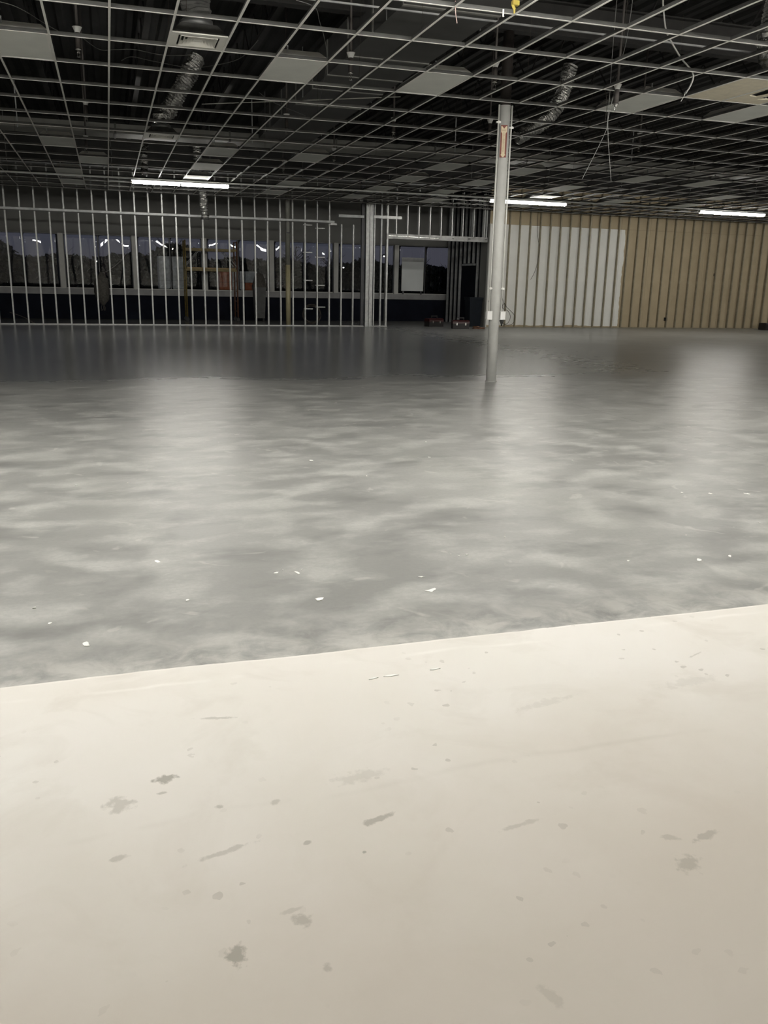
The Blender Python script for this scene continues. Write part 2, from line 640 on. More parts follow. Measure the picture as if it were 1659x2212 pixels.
# white coating: thin layer with a slightly ragged front edge
mb = MB()
nx = 220
xs = [XL + 0.01 + (XR - XL - 0.02) * k / nx for k in range(nx + 1)]
xs = sorted(set([-9 + 0.01] + [x / 30 for x in range(-60, 150)] + [5.2, 7, 10, 15, 20, 26, XR - 0.01]))
edge = []
for x in xs:
    e_ = 3.03 + 0.012 * noise.noise(Vector((x * 2.1, 1.3, 0))) + 0.005 * noise.noise(Vector((x * 11, 5.1, 0)))
    edge.append(e_)
for x, e_ in zip(xs, edge):
    mb.v += [(x, YB + 0.01, 0.0002), (x, YB + 0.01, 0.0035), (x, e_ - 0.02, 0.0035), (x, e_, 0.0002)]
for k in range(len(xs) - 1):
    a, b = 4 * k, 4 * (k + 1)
    mb.face((a + 1, b + 1, b + 2, a + 2))
    mb.face((a + 2, b + 2, b + 3, a + 3))
tag(link('white_coating', mb.mesh('white_coating', 'white_coating'), floor), 'white skim coat on the near floor')

# ------------------------------------------------------------------ outer room shell
wl_ = tag(link('wall_left', MB().box(XL - 0.2, XL, YB, YG, 0, ZD).mesh('wall_left', 'room_wall')), None, None, None, 'structure')
wr_ = tag(link('wall_right', MB().box(XR, XR + 0.2, YB, YG, 0, ZD).mesh('wall_right', 'room_wall')), None, None, None, 'structure')
wb_ = tag(link('wall_rear', MB().box(XL, XR, YB - 0.2, YB, 0, ZD).mesh('wall_rear', 'room_wall')), None, None, None, 'structure')

# roof deck: corrugated sheet on joists
ceiling = struct('ceiling', 'dark corrugated roof deck and joists above the open grid')
mb = MB()
pitch = 0.30
k = 0
x = XL
rows = []
prof = []
while x < XR:
    prof += [(x, ZD), (x + 0.10, ZD), (x + 0.14, ZD + 0.06), (x + 0.26, ZD + 0.06)]
    x += pitch
for (px, pz) in prof:
    mb.v += [(px, YB, pz), (px, YG, pz)]
for k in range(len(prof) - 1):
    mb.face((2 * k, 2 * k + 1, 2 * k + 3, 2 * k + 2))
link('roof_deck', mb.mesh('roof_deck', 'deck'), ceiling)
jm = MB()
jm.box(-0.05, 0.05, 6, YG, ZD - 0.06, ZD)
jm.box(-0.05, 0.05, 6, YG, ZD - 0.62, ZD - 0.56)
y = 6.3
s = 1
while y < YG - 0.6:
    jm.tube([(0, y, ZD - (0.05 if s > 0 else 0.57)), (0, y + 0.5, ZD - (0.57 if s > 0 else 0.05))], 0.014, 5)
    s = -s
    y += 0.5
jme = jm.mesh('joist', 'joist')
for x in [-6.5 + 1.83 * k for k in range(21)]:
    link('joist', jme, ceiling, (x, 0, 0))
gm = MB()
gm.box(XL, XR, -0.09, 0.09, ZD - 0.66, ZD - 0.64)
gm.box(XL, XR, -0.006, 0.006, ZD - 1.05, ZD - 0.66)
gm.box(XL, XR, -0.09, 0.09, ZD - 1.07, ZD - 1.05)
gme = gm.mesh('girder', 'joist')
link('girder', gme, ceiling, (0, CYC, 0))
bm_ = MB().box(XL, XR, -0.02, 0.02, 4.25, 4.29)
bm2 = MB()
bm2.box(-1.0, XR, -0.010, 0.010, 0, 0.018)
tag(link('bridging_bar', bm2.mesh('bridging_bar', 'galv_dull'), ceiling, (0, 9.95, 4.31)), 'pale steel bar running across above the grid')

# ------------------------------------------------------------------ suspended ceiling grid
grid = thing('ceiling_grid', 'bare white suspended ceiling grid with most tiles removed', 'ceiling grid', (0, 0, ZC))
J0, J1 = -6, 14
I0, I1 = -12, 44
mm = MB()
mm.box(gx(I0), gx(I1), -0.012, 0.012, 0, 0.003)
mm.box(gx(I0), gx(I1), -0.0035, 0.0035, 0.003, 0.042, 1)
mme = mm.mesh('main_tee', ['grid_paint', 'tee_web'])
for j in range(J0, J1 + 2):
    link('main_tee', mme, grid, (0, gy(j), 0))
cm = MB()
cm.box(-0.012, 0.012, 0.0125, GD - 0.0125, 0, 0.0028)
cm.box(-0.0035, 0.0035, 0.0125, GD - 0.0125, 0.0028, 0.040, 1)
cme = cm.mesh('cross_tee', ['grid_paint', 'tee_web'])
near, far = [], []
MISSING = {(8, 2), (9, 2)}
for j in range(J0, J1 + 1):
    for i in range(I0, I1 + 1):
        if (i, j) in MISSING:
            continue
        ym = gy(j) + GD / 2
        vis = ym > 7.6 and (-0.115 * ym - 0.4) < gx(i) < 0.87 * ym + 0.6
        (near if vis else far).append((ym, i, j))
near.sort()
for k, (ym, i, j) in enumerate(near):
    if k < 292:
        link('cross_tee', cme, grid, (gx(i), gy(j), 0))
    else:
        far.append((ym, i, j))
fm = MB()
for (ym, i, j) in far:
    x, y = gx(i), gy(j)
    fm.box(x - 0.012, x + 0.012, y + 0.0125, y + GD - 0.0125, 0, 0.0028)
    fm.box(x - 0.0035, x + 0.0035, y + 0.0125, y + GD - 0.0125, 0.0028, 0.040, 1)
tag(link('distant_cross_tees', fm.mesh('distant_cross_tees', ['grid_paint', 'tee_web']), grid), kind='stuff')
hw = MB().tube([(0, 0, 0.04), (0.02, 0.01, 1.0), (0, 0, ZD - ZC - 0.62)], 0.0022, 4).mesh('hanger_wire', 'cable_dark')
for j in range(0, 9, 2):
    for i in range(-3, 19, 4):
        link('hanger_wire', hw, grid, (gx(i) + 0.11, gy(j), 0))

# ------------------------------------------------------------------ troffers (unlit) lying in the grid
def make_troffer(label, loc):
    r = thing('troffer_light', label, 'ceiling light', loc, group='unlit recessed troffers in the ceiling grid')
    w2, d = GW - 0.026, GD - 0.026
    b = MB()
    x0, x1, y0, y1 = 0.013, 0.013 + w2, 0.013, 0.013 + d
    P = [(x0, y0, 0.004), (x1, y0, 0.004), (x1, y1, 0.004), (x0, y1, 0.004),
         (x0, y0, 0.045), (x1, y0, 0.045), (x1, y1, 0.045), (x0, y1, 0.045),
         (x0 + .07, y0 + .07, 0.11), (x1 - .07, y0 + .07, 0.11), (x1 - .07, y1 - .07, 0.11), (x0 + .07, y1 - .07, 0.11)]
    b.v = P
    for q in ((0, 1, 5, 4), (1, 2, 6, 5), (2, 3, 7, 6), (3, 0, 4, 7), (4, 5, 9, 8), (5, 6, 10, 9), (6, 7, 11, 10), (7, 4, 8, 11), (8, 9, 10, 11)):
        b.face(q)
    hs = link('housing', b.mesh('housing', 'troffer_body'), r)
    fr_ = MB()
    t_ = 0.022
    fr_.box(x0, x1, y0, y0 + t_, 0.0005, 0.006)
    fr_.box(x0, x1, y1 - t_, y1, 0.0005, 0.006)
    fr_.box(x0, x0 + t_, y0 + t_, y1 - t_, 0.0005, 0.006)
    fr_.box(x1 - t_, x1, y0 + t_, y1 - t_, 0.0005, 0.006)
    link('door_frame', fr_.mesh('door_frame', 'troffer_body'), r)
    link('lens', MB().box(x0 + t_, x1 - t_, y0 + t_, y1 - t_, 0.0028, 0.0042).mesh('lens', 'troffer_lens'), r)
    cl = MB().box(x0 + 0.12, x0 + 0.135, y0 + 0.02, y0 + 0.035, 0.05, 0.14)
    link('support_clip', cl.mesh('support_clip', 'galv_dull'), hs)
    return r


ROWS = [(1, 'nearest row', (-2, 3, 6, 11, 14)),
        (7, 'second row past the duct', (-2, 3, 6, 11, 14, 19, 22)),
        (9, 'third row', (-1, 3, 11, 14, 18, 26)),
        (11, 'fourth row before the light rail', (-2, 3, 7, 11, 14, 19, 23, 27)),
        (13, 'farthest row beyond the rail', (-2, 7, 11, 15, 20))]
ORD = ['leftmost', 'second from left', 'third from left', 'fourth from left', 'fifth from left', 'sixth from left', 'seventh from left', 'eighth from left', 'ninth from left', 'tenth from left', 'eleventh from left', 'twelfth from left', 'thirteenth from left', 'fourteenth from left']
first = None
for (j, nm, cells) in ROWS:
    for k, i in enumerate(cells):
        lab = 'unlit troffer, %s in the %s' % (ORD[k], nm)
        loc = (gx(i), gy(j), ZC + 0.003)
        if first is None:
            first = make_troffer(lab, loc)
        else:
            dup(first, loc, lab)

# left-over tiles
def tile(i, j, poly, name, label):
    b = MB()
    P = [(gx(i) + 0.014 + u_ * (GW - 0.028), gy(j) + 0.014 + v_ * (GD - 0.028)) for (u_, v_) in poly]
    b.prism(P, 2, ZC + 0.0035, ZC + 0.019)
    return tag(link(name, b.mesh(name, 'tile')), label, 'ceiling tile')


tile(12, 0, [(0, 0), (1, 0), (1, 1), (0, 1)], 'ceiling_tile', 'whole beige ceiling tile left in the grid at the right edge')
tile(13, 0, [(0, .30), (.10, .33), (.16, .66), (.42, .70), (.50, .5), (.62, .52), (.58, .78), (1, .72), (1, 1), (0, 1)], 'broken_ceiling_tile', 'broken beige ceiling tile with ragged dark gaps')

# ------------------------------------------------------------------ air diffusers
def make_diffuser(label, loc):
    r = thing('air_diffuser', label, 'air vent', loc, group='louvred supply diffusers')
    a = GW / 2 - 0.013
    b = MB()
    n_ = 0.215
    b.box(-a, a, -a, -n_, 0, 0.012)
    b.box(-a, a, n_, a, 0, 0.012)
    b.box(-a, -n_, -n_, n_, 0, 0.012)
    b.box(n_, a, -n_, n_, 0, 0.012)
    link('face_frame', b.mesh('face_frame', 'diffuser'), r)
    for q, s_ in enumerate((0.195, 0.155, 0.115, 0.075)):
        l = MB()
        o_, i_ = s_, s_ - 0.030
        zb, zt = -0.004 + 0.002 * q, 0.040 + 0.002 * q
        base = len(l.v)
        for (h, z) in ((o_, zb), (i_, zt)):
            l.v += [(-h, -h, z), (h, -h, z), (h, h, z), (-h, h, z)]
        for (h, z) in ((o_, zb + 0.005), (i_, zt + 0.005)):
            l.v += [(-h, -h, z), (h, -h, z), (h, h, z), (-h, h, z)]
        for s2 in range(4):
            s3 = (s2 + 1) % 4
            l.face((s2, s3, 4 + s3, 4 + s2))
            l.face((8 + s2, 12 + s2, 12 + s3, 8 + s3))
            l.face((s2, 8 + s2, 8 + s3, s3))
            l.face((4 + s2, 4 + s3, 12 + s3, 12 + s2))
        link('louvre', l.mesh('louvre', 'diffuser'), r)
    link('core', MB().box(-0.045, 0.045, -0.045, 0.045, 0.01, 0.016).mesh('core', 'diffuser'), r)
    bk = MB()
    bk.v = [(-a, -a, 0.012), (a, -a, 0.012), (a, a, 0.012), (-a, a, 0.012), (-.19, -.19, 0.13), (.19, -.19, 0.13), (.19, .19, 0.13), (-.19, .19, 0.13)]
    for q in ((0, 1, 5, 4), (1, 2, 6, 5), (2, 3, 7, 6), (3, 0, 4, 7), (4, 5, 6, 7)):
        bk.face(q)
    link('back_pan', bk.mesh('back_pan', 'duct_dull'), r)
    link('neck', MB().lathe([(0.17, 0.13), (0.17, 0.20)], seg=16).mesh('neck', 'galv_dull', True), r)
    return r


D1 = (gx(1) + GW / 2, gy(0) + 0.75 * GD, ZC + 0.003)
D2 = (gx(1) + GW / 2, gy(6) + 0.27 * GD, ZC + 0.003)
d1 = make_diffuser('white louvred air diffuser at the top near the camera', D1)
dup(d1, D2, 'white louvred air diffuser farther back under the silver flex duct')


# ------------------------------------------------------------------ flexible ducts
def flex(name, label, pts, rad, mat='foil', step=0.045, dull=()):
    sp_ = spline(pts, 14)
    # resample
    acc = [sp_[0]]
    L_ = 0
    for p, q_ in zip(sp_, sp_[1:]):
        L_ += (q_ - p).length
    nseg = max(4, int(L_ / (step / 2)))
    tot, out, need = 0.0, [sp_[0]], L_ / nseg
    goal = need
    for p, q_ in zip(sp_, sp_[1:]):
        d_ = (q_ - p).length
        while tot + d_ >= goal - 1e-9 and d_ > 0:
            out.append(p + (q_ - p) * ((goal - tot) / d_))
            goal += need
        tot += d_
    rr = []
    for k, p in enumerate(out):
        rr.append(rad * ((1.04 if k % 2 else 0.90) + 0.16 * noise.noise(p * 5)))
    b = MB().tube(out, rr, 18)
    v2 = []
    for p in b.v:
        p = Vector(p)
        v2.append(tuple(p + 0.030 * noise.noise_vector(p * 9)))
    b.v = v2
    return tag(link(name, b.mesh(name, mat, False)), label, 'duct')


flex('flexible_duct', 'dull grey insulated flex duct rising from the nearest diffuser', [(D1[0], D1[1], ZC + 0.245), (D1[0] - .01, D1[1] + .01, 4.35), (D1[0] - 0.03, D1[1] - .05, 4.75), (D1[0] - 0.05, D1[1] - .1, ZD - 0.7)], 0.165, 'duct_dull')
flex('flexible_duct', 'crumpled silver flex duct bending down to the farther diffuser', [(D2[0], D2[1], ZC + 0.245), (D2[0] + .004, D2[1], ZC + 0.32), (1.14, 17.2, 4.30), (1.24, 17.2, 4.38), (1.40, 17.2, 4.64), (1.56, 17.2, 4.90), (1.66, 17.2, 5.08), (1.78, 17.25, ZD - 0.62)], 0.15)
flex('flexible_duct', 'short silver coil of flex duct just above the left strip light', [(1.06, 24.4, 4.02), (1.07, 24.4, 4.25), (1.08, 24.4, 4.50), (1.10, 24.5, 5.0)], 0.105, step=0.13)
fd = flex('hanging_duct', 'silver flex duct hanging open-ended below the left strip light', [(2.83, 26.8, 3.14), (2.83, 26.8, 3.28), (2.81, 26.8, 3.50), (2.80, 26.8, 3.78), (2.70, 26.8, 4.4), (2.65, 26.8, 5.279)], 0.115, step=0.06)
link('dark_end_disc', MB().tube([(2.83, 26.8, 3.132), (2.83, 26.8, 3.145)], 0.135, 16).mesh('dark_end_disc', 'black'), fd)  # black disc over the capped mouth, painted in for the shade inside the duct
flex('flexible_duct', 'crumpled silver flex duct right of the white column', [(7.12, 15.0, 3.98), (7.26, 15.0, 4.06), (7.43, 15.0, 4.17), (7.62, 15.0, 4.27), (7.80, 15.0, 4.44), (7.91, 15.0, 4.62), (8.02, 15.05, 4.85), (8.14, 15.1, 5.24)], 0.125)
flex('flexible_duct', 'large silver flex duct at the right edge above the beige tile', [(8.40, 9.75, 4.20), (8.12, 9.72, 4.22), (7.97, 9.7, 4.36), (8.0, 9.7, 4.6), (8.05, 9.7, 5.2)], 0.17)

# long rectangular main duct
md = thing('main_duct', 'long grey sheet metal duct crossing above the grid', 'duct', (0, 20.6, 4.42))
link('duct_body', MB().box(-3.4, 24, 0, 0.7, 0, 0.185).mesh('duct_body', 'duct_wrap'), md)
sm_ = MB().box(-0.02, 0.02, -0.015, 0.715, -0.015, 0.20).mesh('seam_flange', 'duct_dull')
for k in range(10):
    link('seam_flange', sm_, md, (-2.1 + 2.44 * k, 0, 0))
hm = MB().box(-0.012, 0.012, -0.02, -0.016, -0.02, ZD - 4.42 - 0.60).mesh('hanger_strap', 'galv_dull')
for k in range(5):
    link('hanger_strap', hm, md, (-1.6 + 4.88 * k, 0, 0))

bd2 = thing('branch_duct', 'wide flat duct with pale seams running back over the middle of the grid', 'duct', (3.42, 0, 4.5))
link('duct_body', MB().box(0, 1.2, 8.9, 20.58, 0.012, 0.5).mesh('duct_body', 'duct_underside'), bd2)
sf = MB().box(-0.012, 1.212, -0.028, 0.028, 0, 0.0115)
sf.box(-0.012, -0.001, -0.028, 0.028, 0.0115, 0.5)
sf.box(1.201, 1.212, -0.028, 0.028, 0.0115, 0.5)
sfm = sf.mesh('seam_flange', 'duct_wrap')
for y in (10.4, 11.63, 12.85, 14.07, 15.10, 16.45, 17.80, 19.1):
    link('seam_flange', sfm, bd2, (0, y, 0))
for y in (11.0, 15.8, 19.6):
    link('hanger_strap', MB().box(-0.02, -0.013, y - 0.012, y + 0.012, 0.0, ZD - 4.5 - 0.61).box(1.213, 1.22, y - 0.012, y + 0.012, 0.0, ZD - 4.5 - 0.61).mesh('hanger_strap', 'galv_dull'), bd2)

# ------------------------------------------------------------------ sprinkler drops
def make_sprinkler(label, loc):
    r = thing('sprinkler_drop', label, 'sprinkler', loc, group='sprinkler drops through the open grid')
    link('pipe', MB().tube([(0, 0, 0.3), (0, 0, ZD - ZC - 0.02)], 0.016, 8).mesh('pipe', 'sprinkler_pipe', True), r)
    link('sleeve', MB().tube([(0, 0, 0.07), (0, 0, 0.27)], 0.030, 12).mesh('sleeve', 'sprinkler_pipe', True), r)
    link('escutcheon', MB().lathe([(0.030, 0.245), (0.034, 0.26), (0.052, 0.30), (0.056, 0.305), (0.02, 0.306)], seg=16).mesh('escutcheon', 'white_plastic', True), r)
    link('collar', MB().lathe([(0.033, 0.062), (0.034, 0.078)], seg=14).mesh('collar', 'chrome', True), r)
    hd = MB().lathe([(0.020, 0.06), (0.020, 0.035), (0.008, 0.03)], seg=10)
    hd.tube([(-0.016, 0, 0.04), (-0.012, 0, 0.0), (0, 0, -0.012), (0.012, 0, 0.0), (0.016, 0, 0.04)], 0.004, 6)
    hd.lathe([(0.024, -0.014), (0.024, -0.011)], seg=12)
    link('head', hd.mesh('head', 'chrome'), r)
    return r


SPR = [(-0.17, 11.62, 'sprinkler drop between the leftmost near troffer and the nearest diffuser'),
       (-0.18, 16.16, 'sprinkler drop at far left just before the long duct'),
       (3.13, 15.87, 'sprinkler drop at centre just before the long duct'),
       (3.10, 11.51, 'sprinkler drop between two near troffers at the centre'),
       (4.98, 11.25, 'sprinkler drop just left of the white column head'),
       (6.44, 10.64, 'low sprinkler drop beside the two long dangling wires'),
       (4.84, 19.29, 'sprinkler drop right of the centre troffer of the second row'),
       (4.95, 15.44, 'sprinkler drop over the middle, before the duct end'),
       (6.55, 14.91, 'sprinkler drop immediately left of the red column sign'),
       (-0.26, 19.89, 'sprinkler drop above the leftmost troffers past the duct'),
       (4.14, 21.43, 'sprinkler drop near the rail at the centre'),
       (9.63, 14.98, 'sprinkler drop far right, beyond the dangling wires')]
s0 = None
for (x, y, lab) in SPR:
    zz = 3.66 if 'low' in lab else ZC + 0.02
    if s0 is None:
        s0 = make_sprinkler(lab, (x, y, zz))
    else:
        dup(s0, (x, y, zz), lab)

# ------------------------------------------------------------------ lit strip lights and their rail
def make_strip(label, x, y, z):
    r = thing('strip_light', label, 'strip light', (x, y, z), group='lit fluorescent strip lights')
    L2 = 2.44
    bt = link('batten', MB().prism([(-0.055, 0.045), (0.055, 0.045), (0.12, 0.0235), (-0.12, 0.0235)], 0, 0, L2).mesh('batten', 'white_plastic'), r)
    for k in range(2):
        x0, x1 = k * L2 / 2 + 0.02, (k + 1) * L2 / 2 - 0.02
        b = MB()
        poly = [(-0.062, 0.022), (-0.052, -0.018), (-0.030, -0.044), (0, -0.052), (0.030, -0.044), (0.052, -0.018), (0.062, 0.022)]
        b.prism(poly, 0, x0, x1)
        link('glowing_tube', b.mesh('glowing_tube', 'lamp'), r)
    ec = MB().box(-0.012, 0.0, -0.06, 0.06, -0.035, 0.045).mesh('end_cap', 'white_plastic')
    link('end_cap', ec, bt)
    link('end_cap', ec, bt, (L2 + 0.012, 0, 0))
    return r


s1 = make_strip('lit strip light at left under the ceiling rail', 0.72, YR, 3.795)
dup(s1, (10.62, YR, 3.795), 'lit strip light passing behind the white column')
dup(s1, (17.75, YR, 3.795), 'lit strip light at the far right over the tan wall')
# strips out of the picture: a row above the near floor, rows behind the camera, the rest of the rail and the right-hand side
LITROWS = [('just above the near floor', [(-7.6 + 3.05 * k, 4.6) for k in range(10)]),
           ('in the row next to the picture edge', [(-6.4, 6.8), (-2.2, 6.8), (1.9, 6.8), (7.4, 6.8), (11.6, 6.8)]),
           ('farther behind the camera', [(-1.0, -8.2), (8.5, -8.2)]),
           ('at the rear wall', [(-6.0, -11.5), (1.0, -11.5), (8.0, -11.5), (15.0, -11.5)]),
           ('out of view at the right', [(25.0, YR), (14.6, 9.2)])]
for nm, spots in LITROWS:
    for k, (x, y) in enumerate(spots):
        dup(s1, (x, y, 3.795), 'lit strip light, %s of those %s' % (ORD[k], nm))
rail = thing('light_rail', 'long steel rail under the grid carrying the lit strips', 'light rail', (0, YR, 0))
rb = MB()
rb.box(-6, 26, -0.030, 0.030, 3.842, 3.846)
rb.box(-6, 26, -0.030, -0.024, 3.846, 3.888)
rb.box(-6, 26, 0.024, 0.030, 3.846, 3.888)
rb.box(-6, 26, -0.030, -0.012, 3.884, 3.888)
rb.box(-6, 26, 0.012, 0.030, 3.884, 3.888)
link('strut_channel', rb.mesh('strut_channel', 'galv_dull'), rail)
link('wire_tube', MB().tube([(-6, -0.05, 3.868), (26, -0.05, 3.868)], 0.010, 8).mesh('wire_tube', 'conduit', True), rail)
rod = MB().tube([(0, 0, 3.85), (0, 0, ZD - 0.6)], 0.006, 6).mesh('threaded_rod', 'galv_dull')
for k in range(11):
    link('threaded_rod', rod, rail, (gx(-8 + 4 * k) + 0.10, 0, 0))

# ------------------------------------------------------------------ column
colm = thing('steel_column', 'round white steel column standing alone on the floor', 'column', (CXC, CYC, 0))
link('shaft', MB().tube([(0, 0, 0.002), (0, 0, 3.885)], 0.078, 32).mesh('shaft', 'column_paint', True), colm)
tag(link('upper_shaft', MB().tube([(0, 0, 3.885), (0, 0, ZD - 1.07)], 0.076, 24).mesh('upper_shaft', 'column_dark', True), colm), 'unpainted dark upper end of the column')
link('grout_ring', MB().lathe([(0.094, 0.0005), (0.088, 0.006), (0.079, 0.009)], seg=28).mesh('grout_ring', 'joint_fill', True), colm)
for sx in (-1, 1):
    c_ = link('conduit_pipe', MB().tube([(sx * 0.099, -0.02, 1.03), (sx * 0.099, -0.02, 3.89)], 0.0125, 10).mesh('conduit_pipe', 'conduit', True), colm)
    for z in (1.38, 3.66 if sx < 0 else 3.60):
        st = MB().box(sx * 0.099 - 0.034, sx * 0.099 + 0.034, -0.036, -0.004, z - 0.011, z + 0.011)
        st.box(sx * 0.099 - 0.018, sx * 0.099 + 0.018, -0.044, -0.03, z - 0.016, z + 0.016)
        link('strap', st.mesh('strap', 'conduit'), c_)
    ob = link('outlet_box', MB().box(sx * 0.108 - 0.036, sx * 0.108 + 0.036, -0.075, 0.0, 0.935, 1.045).mesh('outlet_box', 'white_plastic'), colm)
    link('cover_plate', MB().box(sx * 0.108 - 0.040, sx * 0.108 + 0.040, -0.081, -0.075, 0.928, 1.052).mesh('cover_plate', 'white_plastic'), ob)
# extinguisher arrow sign on the camera side
sg = thing('column_sign', 'red and cream vertical arrow sign high on the white column', 'sign', (CXC, CYC, 3.19), -math.radians(23.5))
yf = -0.084
link('sign_plate', MB().box(-0.046, 0.046, yf, yf + 0.004, 0, 0.43).mesh('sign_plate', 'sign_red'), sg)
cr_ = MB()
yc = yf - 0.0008
cr_.prism([(-0.040, 0.415), (-0.040, 0.34), (-0.024, 0.318), (-0.024, 0.047), (-0.034, 0.036), (-0.020, 0.022), (-0.010, 0.006), (0.010, 0.006), (0.020, 0.022), (0.034, 0.036), (0.024, 0.047), (0.024, 0.318), (0.040, 0.34), (0.040, 0.415), (0.028, 0.415), (0.0, 0.382), (-0.028, 0.415)], 1, yc, yf)
link('arrow_panel', cr_.mesh('arrow_panel', 'sign_cream'), sg)


def lettering(txt, size, loc, parent, mat, stack=False):
    cu = bpy.data.curves.new('lettering', 'FONT')
    cu.body = '\n'.join(txt) if stack else txt
    cu.size = size
    cu.align_x = 'CENTER'
    cu.space_line = 0.72 if stack else 1.0
    cu.extrude = 0.0002
    tmp = bpy.data.objects.new('lettering', cu)
    COL.objects.link(tmp)
    dg = bpy.context.evaluated_depsgraph_get()
    me = bpy.data.meshes.new_from_object(tmp.evaluated_get(dg))
    bpy.data.objects.remove(tmp)
    me.materials.clear()
    me.materials.append(MATS[mat])
    o_ = link('lettering', me, parent, loc)
    o_.rotation_euler = (math.pi / 2, 0, 0)
    return o_


simple('sign_text', (0.34, 0.20, 0.12), 0.5)
lettering('FIRE', 0.030, (0, yc - 0.0006, 0.349), sg, 'sign_text')
lettering('EXTINGUISHER', 0.030, (0, yc - 0.0006, 0.312), sg, 'sign_text', True)

# cord plugged under the right-hand box
pl = thing('power_plug', 'black plug hanging below the right box on the white column', 'plug', (CXC + 0.105, CYC - 0.05, 0.935))
link('plug_body', MB().lathe([(0.012, 0.0), (0.026, -0.006), (0.030, -0.03), (0.022, -0.055), (0.012, -0.075), (0.012, -0.10)], seg=12).mesh('plug_body', 'black_rubber', True), pl)

# ------------------------------------------------------------------ stud partition
part = struct('wall_partition', 'open metal stud partition in front of the dark windows')


def c_stud(h, depth=0.092, fl_=0.041, t_=0.003, flip=False):
    b = MB()
    s_ = -1 if flip else 1
    xs_ = sorted((0, s_ * fl_))
    b.box(xs_[0], xs_[1], 0, t_, 0, h)
    b.box(xs_[0], xs_[1], depth - t_, depth, 0, h)
    w_ = sorted((0, s_ * t_))
    b.box(w_[0], w_[1], t_, depth - t_, 0, h)
    return b


ZH = 3.30
stud_lo = c_stud(ZH - 0.05, flip=True).mesh('stud', 'galv')
stud_hi = c_stud(1.25).mesh('upper_stud', 'galv')
X0S = -2.756
for k in range(-10, 27):
    x = X0S + 0.4064 * k
    if x > 8.15:
        break
    link('stud', stud_lo, part, (x + 0.02, YW, 0.02))
    if x < 7.0:
        link('upper_stud', stud_hi, part, (x - 0.02, YW + 0.002, ZH + 0.07))


def track(x0, x1, z0, up, h=0.04, name='track', y0=YW, depth=0.096, mat='galv'):
    b = MB()
    t_ = 0.0025
    b.box(x0, x1, y0 - 0.002, y0 + depth, z0, z0 + t_)
    za, zb = (z0, z0 + h) if up else (z0 - h, z0 + t_)
    b.box(x0, x1, y0 - 0.0045, y0 - 0.002, za, zb)
    b.box(x0, x1, y0 + depth, y0 + depth + 0.0025, za, zb)
    return link(name, b.mesh(name, mat), part)


track(-6.9, 8.20, 0.003, True, 0.03, 'bottom_track')
track(8.48, 9.03, 0.003, True, 0.03, 'bottom_track')
hd = MB()
hd.box(-6.9, 7.16, YW - 0.006, YW + 0.098, ZH, ZH + 0.065)
link('header_track', hd.mesh('header_track', 'galv_dull'), part)
tag(link('header_piece', MB().box(7.02, 7.24, YW - 0.03, YW + 0.12, ZH - 0.07, ZH - 0.01).mesh('header_piece', 'galv'), part), 'bent bright track end')
link('header_track', MB().box(7.30, 8.16, YW - 0.006, YW + 0.098, 3.49, 3.575).mesh('header_track', 'galv_dull'), part)
ht = MB()
ht.box(8.49, 9.46, YW - 0.030, YW + 0.098, 3.50, 3.503)
ht.box(8.49, 9.46, YW - 0.033, YW - 0.030, 3.50, 3.59)
for k in range(12):
    ht.box(8.70 + 0.06 * k, 8.722 + 0.06 * k, YW - 0.037, YW - 0.033, 3.515, 3.555)
tag(link('header_piece', ht.mesh('header_piece', 'galv'), part), 'short bright punched header track')
for (xa, zz) in ((6.10, 3.19), (6.10, 2.34), (6.11, 1.46), (6.12, 0.55)):
    link('blocking', MB().box(xa + 0.02, xa + 0.32, YW + 0.005, YW + 0.06, zz, zz + 0.028).mesh('blocking', 'galv'), part)
for (xa, zz) in ((6.50, 3.10), (6.50, 2.20), (6.50, 1.31), (6.52, 0.61)):
    link('blocking', MB().box(xa + 0.02, xa + 0.34, YW + 0.005, YW + 0.06, zz, zz + 0.028).mesh('blocking', 'galv'), part)
bs = c_stud(4.55, 0.152, 0.115)
link('boxed_post', bs.mesh('boxed_post', 'galv'), part, (8.235, YW - 0.02, 0.003))
link('boxed_post', c_stud(4.55, 0.152, 0.115, flip=True).mesh('boxed_post', 'galv'), part, (8.480, YW - 0.02, 0.003))
link('dark_post', MB().box(8.10, 8.20, YW + 0.05, YW + 0.15, 0.003, 4.5).mesh('dark_post', 'frame_dark'), part)
link('stud', c_stud(4.5).mesh('stud', 'galv'), part, (8.515, YW, 0.01))
link('jamb_stud', c_stud(4.45, 0.152, 0.06, flip=True).mesh('jamb_stud', 'galv'), part, (9.01, YW - 0.01, 0.01))
link('jamb_stud', c_stud(4.45, 0.092, 0.05).mesh('jamb_stud', 'galv_dull'), part, (8.78, YW + 0.10, 0.01))
# header beam over the opening: channel with knock-out holes
hb = MB()
xb0, xb1, zb0, zb1 = 8.95, 12.60, 2.875, 3.035
y_ = YW - 0.025
hx = [9.50 + 0.605 * k for k in range(6)]
hz0, hz1 = 2.945, 2.975
hb.box(xb0, xb1, y_, y_ + 0.003, zb0, hz0)
hb.box(xb0, xb1, y_, y_ + 0.003, hz1, zb1)
cur = xb0
for x in hx:
    hb.box(cur, x - 0.042, y_, y_ + 0.003, hz0, hz1)
    cur = x + 0.042
hb.box(cur, xb1, y_, y_ + 0.003, hz0, hz1)
hb.box(xb0, xb1, y_ + 0.003, y_ + 0.15, zb0, zb0 + 0.003)
hb.box(xb0, xb1, y_ + 0.003, y_ + 0.15, zb1 - 0.003, zb1)
hb.box(xb0, xb1, y_ + 0.15, y_ + 0.153, zb0, zb1)
tag(link('header_beam', hb.mesh('header_beam', 'galv_beam'), part), 'bright channel beam with knock-out holes')
